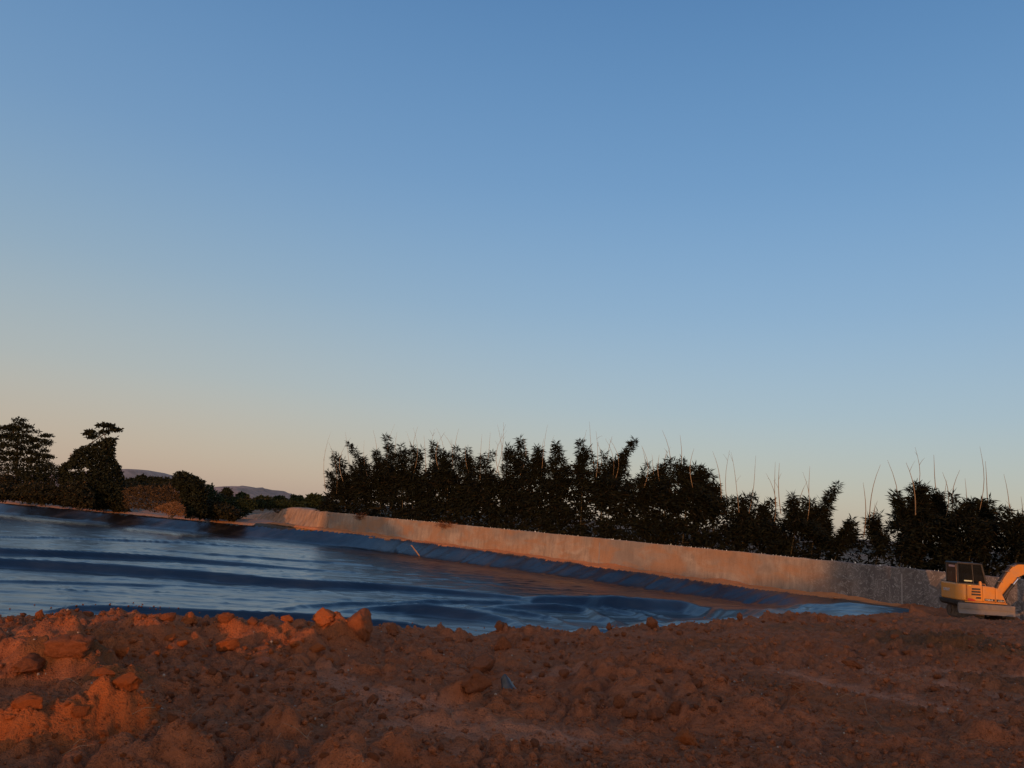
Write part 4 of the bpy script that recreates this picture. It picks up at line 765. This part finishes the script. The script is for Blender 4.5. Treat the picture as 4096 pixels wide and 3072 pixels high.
for y in (BY0 - .09, BY1 + .09):
    a_, e_ = c0 + Vector((0, y, 0)), c1 + Vector((0, y, 0)); cyl = part(MB().tube([a_, a_.lerp(e_, .68)], .075, 12), 'boom_cylinder', M_BLK, smooth=True)
    part(MB().tube([a_.lerp(e_, .66), a_.lerp(e_, .70)], .09, 12), 'cylinder_gland', M_BLK, cyl, smooth=True)
    part(MB().tube([a_.lerp(e_, .69), e_], .035, 10), 'cylinder_rod', M_CHR, cyl, smooth=True)
part(MB().tube([(c1.x, BY0 - .16, c1.z), (c1.x, BY1 + .16, c1.z)], .05, 10), 'pivot_pin', M_GRY, boom, smooth=True)
for q in range(3): part(MB().tube([(O + 2.35, -.2 - .06 * q, 1.15), (O + 2.62 + .05 * q, -.25 - .05 * q, .88 - .03 * q), (O + 2.86, -.3, 1.18), (O + 3.0, BY0 - .02, 1.55 + .05 * q)], .02, 6), 'hose', M_HOSE, smooth=True)
T0 = (B0[0] + 3.1, B0[1] + 1.25)
m = MB(); m.prism([(T0[0] - .10, T0[1] + .42), (T0[0] + .12, T0[1] + .36), (T0[0] + .24, T0[1] - .1), (T0[0] + .02, T0[1] - 1.55), (T0[0] - .12, T0[1] - 1.55), (T0[0] - .10, T0[1] - .1)], BY0 + .03, BY1 - .03); part(m, 'stick', M_YEL, bevel=.015)
a_, e_ = Vector((B0[0] + 1.5, -.18, B0[1] + 1.72)), Vector((T0[0] + .02, -.18, T0[1] + .36)); m = MB(); m.tube([a_, a_.lerp(e_, .65)], .07, 10); sc_ = part(m, 'stick_cylinder', M_BLK, smooth=True); part(MB().tube([a_.lerp(e_, .64), e_], .033, 8), 'cylinder_rod', M_CHR, sc_, smooth=True)
bz = T0[1] - 1.55; bx_ = T0[0] - .05
m = MB(); m.prism([(bx_ + .15, bz + .05), (bx_ + .10, bz - .45), (bx_ - .15, bz - .68), (bx_ - .55, bz - .62), (bx_ - .52, bz - .57), (bx_ - .16, bz - .60), (bx_ + .04, bz - .42), (bx_ + .02, bz + .05)], -.48, .12); m.prism([(bx_ + .15, bz + .05), (bx_ + .10, bz - .45), (bx_ - .15, bz - .68), (bx_ - .55, bz - .62), (bx_ - .10, bz)], -.50, -.481); m.prism([(bx_ + .15, bz + .05), (bx_ + .10, bz - .45), (bx_ - .15, bz - .68), (bx_ - .55, bz - .62), (bx_ - .10, bz)], .121, .14); part(m, 'bucket', M_GRY)
# undercarriage turned square to the house, blade towards the camera
for tx in (-.62, .92):
    w_ = .40; x0, x1 = tx - w_ / 2, tx + w_ / 2
    loop = [(-1.25, .28)] + [(-1.0 - .27 * math.sin(a), .28 - .27 * math.cos(a)) for a in np.linspace(math.pi / 2, 0, 5)] + [(1.0 + .27 * math.sin(a), .28 - .27 * math.cos(a)) for a in np.linspace(0, math.pi, 9)] + [(-1.0 - .27 * math.sin(a), .28 - .27 * math.cos(a)) for a in np.linspace(math.pi, math.pi / 2, 5)]
    m = MB(); n = len(loop); m.raw([(x0, y, z) for y, z in loop] + [(x1, y, z) for y, z in loop], [tuple(range(n)), tuple(range(2 * n - 1, n - 1, -1))] + [(i, i + n, (i + 1) % n + n, (i + 1) % n) for i in range(n)])
    trk = part(m, 'track', M_TRK)
    Lp = [(y, z) for y, z in loop]; seg = []
    for (ya, za), (yb, zb) in zip(Lp, Lp[1:] + Lp[:1]):
        d = math.hypot(yb - ya, zb - za); k = max(1, int(d / .14))
        for q in range(k): seg.append((ya + (yb - ya) * (q + .5) / k, za + (zb - za) * (q + .5) / k, math.atan2(zb - za, yb - ya)))
    pm = MB().box(x0 - .02 - tx, x1 + .02 - tx, -.055, .055, -.012, .028); pm.box(x0 - .02 - tx, x1 + .02 - tx, -.012, .012, .028, .055)
    first = None
    for y, z, a in seg:
        if first is None: first = part(pm, 'track_shoe', M_TRK, trk); s_o = first
        else: s_o = first.copy(); COL.objects.link(s_o); s_o.parent = trk
        s_o.location = (tx, y, z); s_o.rotation_euler = (a + math.pi, 0, 0)
    for y in (-1.0, 1.0):
        q = part(MB().tube([(x0 - .03, y, .28), (x1 + .03, y, .28)], .19, 16), 'sprocket', M_TRK, trk, smooth=True)
m = MB(); m.box(-.45, .75, -.85, .85, .25, .48); part(m, 'track_frame', M_BLK, bevel=.03)
BZ = .24
bl = [(-1.46, .60), (-1.50, .585), (-1.515, .50), (-1.49, .36), (-1.50, .22), (-1.56, .10), (-1.50, .10), (-1.42, .22), (-1.41, .36), (-1.43, .50)]
m = MB(); n = len(bl); bx0, bx1 = O - .35, O + 2.48
m.raw([(bx0, y, z + BZ) for y, z in bl] + [(bx1, y, z + BZ) for y, z in bl], [tuple(range(n)), tuple(range(2 * n - 1, n - 1, -1))] + [(i, i + n, (i + 1) % n + n, (i + 1) % n) for i in range(n)])
bld = part(m, 'dozer_blade', M_GRY, smooth=True, angle=25)
m = MB(); m.box(bx0, bx1, -1.525, -1.500, .345 + BZ, .375 + BZ); part(m, 'blade_rib', M_GRY, bld)
for x in (-.35, .45): part(MB().box(x, x + .13, -1.405, -.6, .24, .34), 'blade_arm', M_BLK, bld)

# ------------------------------------------------------------------ clods
import bmesh
def ico(sub):
    bm = bmesh.new(); bmesh.ops.create_icosphere(bm, subdivisions=sub, radius=1); v = np.array([q.co[:] for q in bm.verts]); f = np.array([[q.index for q in p.verts] for p in bm.faces]); bm.free(); return v, f
def noise3(v, f, s): return (fbm(v[:, 0] * f + v[:, 2] * f * .7, v[:, 1] * f - v[:, 2] * f * .6, s, 3) + fbm(v[:, 1] * f + 4.1, v[:, 2] * f * 1.2 + 2.2, s + 9, 3)) * .5
def clod_shape(v, s, lump=.42):
    rr = .88 + .6 * lump * noise3(v, 1.1, s) + .30 * noise3(v, 2.6, s + 40) + .22 * noise3(v, 5.5, s + 60) + .14 * noise3(v, 12, s + 70); o = v * rr[:, None]; r = np.random.default_rng(s)
    for _ in range(11):
        d = r.normal(size=3); d /= np.linalg.norm(d); c = r.uniform(.38, .68); t = o @ d; o = o - np.outer(np.maximum(0, t - c) * .85, d)
    nn_ = o / np.linalg.norm(o, axis=1)[:, None]; o = o * (1 + .16 * noise3(nn_, 4.5, s + 80) + .13 * noise3(nn_, 10, s + 81) + .07 * noise3(nn_, 22, s + 82))[:, None]
    return o * r.uniform(.8, 1.15, 3)
V4, F4 = ico(4); V3, F3 = ico(3); V1, F1 = ico(1)
BIG = [mesh_np('clod', clod_shape(V4, 900 + i * 7), F4, True) for i in range(8)]
MID = [mesh_np('clod', clod_shape(V3, 990 + i * 7), F3, True) for i in range(9)]
M_CO = clod_material('sun_orange_clay', (.32, .088, .026), (.47, .135, .040))  # clay colour with some of the low sun's orange put in
M_CB = clod_material('brown_earth', (.19, .064, .028), (.32, .108, .044))
M_CP = clod_material('pinkish_earth', (.36, .12, .065), (.50, .19, .10))
def variant(me, mat):
    k = me.name + mat.name
    if k not in VAR: c = me.copy(); c.materials.append(mat); VAR[k] = c
    return VAR[k]
VAR = {}
def tz(x, y): return float(terrain_full(np.array([float(x)]), np.array([float(y)]))[0])
def clod(px, py, size_px, mat, label, cat='clod', group=None, meshes=BIG, asp=(1, 1, .8), sink=.30, seed=0, yaw=None):
    q = random.Random(seed * 31 + int(px)); p = ghit(px, py + size_px * .22)
    D = p[1]; r_m = size_px * (.60 if meshes is BIG else .55) * D / F; o = link('clod', variant(meshes[q.randrange(len(meshes))], mat)); z = tz(p[0], p[1])
    o.location = (p[0], p[1] + r_m * .4, z + r_m * asp[2] * (.40 if meshes is BIG else .28)); o.scale = (r_m * asp[0], r_m * asp[1], r_m * asp[2]); o.rotation_euler = (q.uniform(-.3, .3), q.uniform(-.3, .3), q.uniform(0, 6.28) if yaw is None else yaw)
    return tag(o, label, cat, group)
NAMED = [(1286, 2502, 104, M_CO, 'big bright orange clod on the crest, left of the brown boulder of earth', (1, 1, 1.0)), (1428, 2520, 165, M_CB, 'largest brown earth boulder on the crest, right of the bright orange clod', (1.0, .9, 1.0)),
    (1565, 2520, 92, M_CB, 'brown clod on the crest just right of the largest earth boulder', (1, .8, .7)), (1140, 2502, 62, M_CO, 'low orange clod on the crest left of the big bright orange one', (1, .8, .7)), (1000, 2498, 56, M_CB, 'brown clod on the crest second left of the big orange clod', (1, 1, .8)),
    (900, 2492, 78, M_CB, 'wide brown clod on the crest above the orange ridge', (1.1, .8, .8)), (745, 2486, 84, M_CO, 'orange-brown clod on the crest left of the dark liner fold', (1, .9, .85)), (145, 2476, 50, M_CO, 'tall orange clod on the crest near the left edge', (.9, .9, 1.2)), (660, 2490, 60, M_CB, 'brown clod between two orange ones on the left crest', (1, .9, .8)),
    (2010, 2582, 96, M_CB, 'angular brown clod in the middle, highest of the three in a row', (1, .9, .9)), (1925, 2660, 160, M_CB, 'wide brown earth lump, middle one of the three in a row', (1.15, .9, .6)), (1895, 2775, 178, M_CB, 'big brown earth boulder left of the black liner scrap', (1.1, .9, .75)),
    (1490, 2812, 58, M_CB, 'round brown clod alone on the smooth pale path', (1, 1, 1.1)), (1462, 2765, 30, M_CB, 'small brown clod above the round one on the pale path', (1, 1, .9)), (1045, 2664, 56, M_CP, 'pale pinkish clod in the hollow below the orange ridge', (1, 1, .9)), (612, 2888, 34, M_CO, 'small orange clod alone right of the lower left orange face', (1, 1, 1)),
    (2745, 2965, 120, M_CO, 'orange-brown earth boulder low in the middle right foreground', (1.1, .9, .8)), (3292, 2476, 58, M_CB, 'dark slab-like clod on the crest in front of the liner at right', (1, .6, .9)), (2960, 2478, 34, M_CB, 'small pointed clod on the crest left of the slab-like one', (1, .8, 1)), (2605, 2500, 54, M_CB, 'rounded clod on the crest where the blue liner folds end', (1, 1, .9)), (2440, 2512, 36, M_CB, 'small clod on the crest in the middle of the liner folds', (1, 1, .8)), (2000, 2520, 56, M_CB, 'round clod on the crest just above the middle lumps', (1, 1, .85)),
    (2520, 2900, 78, M_CB, 'brown clod at the left foot of the right-hand mound', (1, 1, .8)), (2620, 2880, 96, M_CB, 'large brown clod at the foot of the right-hand mound', (1, 1, .8)), (2480, 2840, 60, M_CB, 'small brown clod left of the right-hand mound', (1, 1, .8)), (2700, 2880, 84, M_CB, 'brown clod tucked behind the orange-brown boulder', (1, 1, .8)),
    (3420, 2650, 110, M_CB, 'flat dark clod beside the pale wheel marks at right', (1.5, .9, .5)), (240, 3040, 44, M_CO, 'left of two small orange clods at the lower left', (1, 1, .95)), (300, 3045, 40, M_CO, 'right of two small orange clods at the lower left', (1, 1, .9)), (1260, 2615, 70, M_CO, 'orange lump at the right end of the middle orange ridge', (1.1, .9, .7)), (905, 2612, 100, M_CO, 'broadest orange lump on the middle orange ridge', (1.2, .9, .6)), (460, 2615, 76, M_CO, 'orange lump at the left end of the middle orange ridge', (1.1, .8, .8)), (70, 2890, 120, M_CO, 'broad broken orange clay block at the lower left edge', (1.3, .8, .7)), (300, 2870, 84, M_CO, 'orange clay block, middle of three at the lower left', (1.1, .8, .8)), (470, 2850, 100, M_CO, 'rightmost of three orange clay blocks at the lower left', (1, .8, .9)), (400, 2720, 84, M_CO, 'flat-topped orange block left of the hollow', (1.3, .9, .6)), (90, 2700, 150, M_CB, 'mossy brown boulder of earth at the left edge', (1.1, 1, .75)), (250, 2650, 190, M_CB, 'large mossy rounded lump of earth at left', (1.1, 1, .6))]
taken = []
for k, (px, py, s_, mt, lab, asp) in enumerate(NAMED): clod(px, py, s_, mt, lab, asp=asp, seed=k); taken.append((px, py, s_))
# medium clods that nothing tells apart
def strew(n, x0, x1, yf, s0, s1, mat, label, group, seed):
    q = random.Random(seed); k = 0
    for _ in range(n * 12):
        if k >= n: break
        px = q.uniform(x0, x1); py = yf(px, q); s_ = s0 + (s1 - s0) * q.random() ** 2
        if any(math.hypot(px - a, py - b_) < .55 * (s_ + c_) for a, b_, c_ in taken): continue
        p = thit(px, py); o_, pl, mo = soil_masks(np.array([p[0]]), np.array([p[1]]))
        if pl[0] > .35: continue
        clod(px, py, s_, mat, label, group=group, meshes=MID, asp=(1, q.uniform(.8, 1), q.uniform(.65, .95)), seed=seed + k); taken.append((px, py, s_)); k += 1
CRX = [c[0] for c in CREST]; CRY = [c[1] for c in CREST]
def crest_y(px): return float(np.interp(px, CRX, CRY))
strew(34, 360, 1340, lambda x, q: 2600 + q.uniform(-30, 45), 24, 60, M_CO, 'small orange clod on the middle ridge at left', 'orange clods on the middle ridge', 1000)
strew(22, 20, 1320, lambda x, q: crest_y(x) + q.uniform(12, 40), 24, 48, M_CB, 'small brown clod along the crest left of the big orange clod', 'brown clods on the left crest', 1100)
strew(30, 1620, 3500, lambda x, q: crest_y(x) + q.uniform(8, 34), 20, 46, M_CB, 'small brown clod along the crest in front of the blue liner folds', 'brown clods on the right crest', 1200)
strew(40, 600, 1400, lambda x, q: q.uniform(2650, 2800), 22, 60, M_CB, 'small dark clod in the hollow below the orange ridge', 'clods in the hollow', 1300)
strew(34, 600, 2300, lambda x, q: q.uniform(2820, 3060), 22, 56, M_CB, 'small brown clod in the bottom foreground left of the mound', 'clods in the bottom foreground', 1400)
strew(50, 2300, 3200, lambda x, q: q.uniform(2640, 3050), 22, 62, M_CB, 'small brown clod on the right-hand mound', 'clods on the right-hand mound', 1500)
strew(34, 3200, 4090, lambda x, q: q.uniform(2530, 3050), 18, 44, M_CB, 'small brown clod among the wheel marks at right', 'clods among the wheel marks', 1600)
strew(18, 40, 520, lambda x, q: q.uniform(2850, 3060), 20, 46, M_CO, 'small orange clod at the lower left corner', 'orange clods in the lower left corner', 1700)
strew(22, 1640, 2300, lambda x, q: q.uniform(2560, 2800), 22, 56, M_CB, 'small brown clod around the three middle lumps', 'clods around the middle lumps', 1800)

# crumbs of earth, far too many to count
def crumbs(name, n, smin, smax, seed, Vs, Fs, mat, umin=-.72, umax=.72, dmin=4.2, dmax=34, skip_pale=.3, power=2.6):
    r = np.random.default_rng(seed); u = r.uniform(umin, umax, n); D = dmin * (dmax / dmin) ** (r.uniform(0, 1, n) ** .85); dc = np.interp(u, CU, CP[:, 1]); k = D < dc + 1.0; u, D = u[k], D[k]; x, y = u * D, D
    o_, pl, mo = soil_masks(x, y); k = (r.uniform(0, 1, len(x)) > pl * (1 - skip_pale)) & (r.uniform(-.5, .5, len(x)) < fbm(x * .9, y * .9, 33, 3) + .05); x, y, D, o_ = x[k], y[k], D[k], o_[k]; z = terrain_full(x, y); n = len(x)
    s_ = (smin + (smax - smin) * r.uniform(0, 1, n) ** power) * np.sqrt(D / 6); B = Vs[None] * (1 + .45 * r.normal(size=(n, len(Vs), 1)).clip(-1.2, 1.2) * .5); A = B * (s_[:, None] * r.uniform(.7, 1.2, (n, 3)))[:, None, :]
    A[:, :, 2] *= .8; A += np.stack([x, y, z + s_ * .35], 1)[:, None, :]; Ff = (Fs[None] + (np.arange(n) * len(Vs))[:, None, None]).reshape(-1, 3)
    me = mesh_np(name, A.reshape(-1, 3), Ff, False); xr, yr = np.repeat(x, len(Vs)), np.repeat(y, len(Vs)); me2 = me
    a = me.color_attributes.new('soil', 'FLOAT_COLOR', 'POINT'); oo = np.repeat(np.clip(o_ * .9 + (r.uniform(0, 1, n) < .06) * .5, 0, 1), len(Vs)); zz = np.zeros_like(oo); a.data.foreach_set('color', np.stack([oo, zz + .10 * np.repeat(r.uniform(0, 1, n), len(Vs)), zz, zz + 1], 1).astype(np.float32).ravel())
    o = kind(link(name, me, mat), 'stuff'); o['label'] = ('loose' if smax > .02 else 'fine') + ' crumbs of red-brown earth strewn over the ground'; o['category'] = 'earth crumbs'; return o
crumbs('earth_crumbs', 9000, .010, .036, 2000, V1, F1, M_SOIL)
VO = np.array([(1, 0, 0), (-1, 0, 0), (0, 1, 0), (0, -1, 0), (0, 0, 1), (0, 0, -1)], float); FO = np.array([(0, 2, 4), (2, 1, 4), (1, 3, 4), (3, 0, 4), (2, 0, 5), (1, 2, 5), (3, 1, 5), (0, 3, 5)])
crumbs('fine_earth_crumbs', 52000, .006, .018, 2050, VO, FO, M_SOIL)
# pale grit
r = np.random.default_rng(2100); gm = simple('pale_grit', (.30, .22, .16), .8)
def grit():
    n = 260; u = r.uniform(-.68, .68, n); D = 4.5 * (16 / 4.5) ** r.uniform(0, 1, n); x, y = u * D, D; z = terrain_full(x, y); s_ = r.uniform(.006, .013, n) * np.sqrt(D / 6) * np.where(r.uniform(0, 1, n) < .06, 1.7, 1)
    A = V1[None] * (s_[:, None] * r.uniform(.6, 1.2, (n, 3)))[:, None, :] + np.stack([x, y, z + s_ * .5], 1)[:, None, :]
    o = kind(link('pale_grit', mesh_np('grit', A.reshape(-1, 3), (F1[None] + (np.arange(n) * len(V1))[:, None, None]).reshape(-1, 3)), gm), 'stuff'); o['label'] = 'scattered pale bits of grit on the earth'; o['category'] = 'grit'
grit()
# dry straws lying about
def straws():
    m = MB(); q = random.Random(5)
    L = [(3690, 2740, .55), (3700, 2752, .5), (3460, 2720, .25), (2980, 3030, .4), (3470, 2850, .25)] + [(q.uniform(50, 4050), q.uniform(2620, 3060), q.uniform(.08, .28)) for _ in range(110)]
    for px, py, ln in L:
        p = thit(px, py); a = q.uniform(0, 6.28); z = tz(*p); d = Vector((math.cos(a), math.sin(a) * .6, q.uniform(.0, .5))).normalized() * ln; p0 = Vector((p[0], p[1], z + .005)); m.tube([p0, p0 + d * .5 + Vector((0, 0, .02)), p0 + d], [.0016, .0014, .0009], 4)
    o = kind(m.build('dry_straw', simple('straw', (.30, .20, .11), .8)), 'stuff'); o['label'] = 'thin dry straws lying on the earth'; o['category'] = 'straw'
straws()

# torn piece of liner stuck in the earth
p = thit(2030, 2775); z = tz(*p); s_ = p[1] / F; m = MB(); gx_, gz_ = 9, 12; V = []
for j in range(gz_):
    for i in range(gx_):
        a, c_ = i / (gx_ - 1), j / (gz_ - 1); wd = 34 + 34 * (1 - c_) ; x = (-30 + 62 * (1 - c_) * .55 + (a - .5) * wd * (1.0 + .25 * (1 - c_))) * s_ + .05; cur = math.cos((a - .5) * 2.6); V.append((x, -.10 * cur * (1 - .4 * c_) + .10 * c_, (82 * c_ ** .85) * s_ * (.72 + .28 * cur) + .008 * math.sin(9 * a + 4 * c_)))
me = mesh_np('liner_scrap', V, grid_faces(gz_, gx_), True); sm = simple('dusty_liner', (.030, .032, .038), .42, 0, .5, 14, .5, (.16, .12, .10, .6)); o = link('liner_scrap', me, sm); o.location = (p[0], p[1], z - .02)
sol = o.modifiers.new('thickness', 'SOLIDIFY'); sol.thickness = .004; tag(o, 'torn curled scrap of black liner stuck in the earth', 'liner scrap')

# odds and ends on the liner: sand lumps, a plank of broken board, stray crumbs
def on_liner(px, py): q = hit(px, py, .0, lambda x, y: liner_full(x, y), 16, 130); return q, float(liner_full(np.array([q[0]]), np.array([q[1]]))[0])
for px, py, sx, lab in [(1545, 2206, 1.2, 'flat lump of orange sand on the liner, left of the broken board'), (1480, 2199, .9, 'smaller lump of orange sand on the liner at the foot of the far slope'), (3345, 2394, .9, 'orange sand lump at the foot of the wall right of the liner bulge')]:
    q, z = on_liner(px, py); me = variant(MID[3], M_SAND); o = link('sand_lump', me); o.location = (q[0], q[1], max(z, -.05 if px < 3000 else .15) + .05); o.scale = (sx * .6, .4, .14); tag(o, lab, 'sand lump')
q, z = on_liner(1672, 2222); m = MB(); m.prism([(-.35, .0), (-.12, -.03), (.28, .92), (.38, 1.0), (.12, 1.04), (-.05, .62), (-.16, .5)], -.015, .015); o = m.build('broken_board', simple('raw_board', (.42, .24, .12), .8)); o.location = (q[0], q[1], z); o.rotation_euler = (R(-38), 0, WRZ + math.pi); o.scale = (1.1, 1, 1.35); tag(o, 'pale broken board leaning on the far slope of the liner', 'board')
n_ = 46; A = []; 
for i in range(n_):
    px = rnd.choice([rnd.uniform(20, 1300), rnd.uniform(20, 900), rnd.uniform(1500, 2900)]); py = crest_y(px) - rnd.uniform(6, 26); q, z = on_liner(px, py); s_ = rnd.uniform(.01, .03) * q[1] / 25; A.append(V1 * s_ * np.array([1.2, 1, .8]) + np.array([q[0], q[1], z + s_ * .5]))
o = kind(link('crumbs_on_liner', mesh_np('crumbs', np.concatenate(A), (F1[None] + (np.arange(n_) * len(V1))[:, None, None]).reshape(-1, 3)), M_CO), 'stuff'); o['label'] = 'stray crumbs of earth lying on the liner edge'; o['category'] = 'earth crumbs'
# dry weeds hanging over the wall top
for px, lab in ((1425, 'dry brown weed hanging over the left end of the wall'), (1775, 'dry reddish weed on the wall top left of its middle')):
    p = wall_at(px); b_ = np.array([p[0], p[1], WH - .05]); rr = np.random.default_rng(px); n_ = 500; P = rr.normal(size=(n_, 3)) * np.array([.75, .25, .14]); P[:, 2] -= .10 * np.abs(P[:, 0] < .4)
    P = np.stack([P[:, 0] * WD[0] + P[:, 1] * WN[0] + WN[0] * .12, P[:, 0] * WD[1] + P[:, 1] * WN[1] + WN[1] * .12, P[:, 2]], 1); c = empty('dry_weed', b_); tag(c, lab, 'weed'); link('stems', leaf_mesh('stems', P, .3, .04, .5, px), leaf_material('dry_weed', (.10, .05, .025), (.22, .09, .04)), c)
print('tris', sum(len(o.data.loop_triangles) if o.type == 'MESH' and not o.data.calc_loop_triangles() else 0 for o in SC.objects))
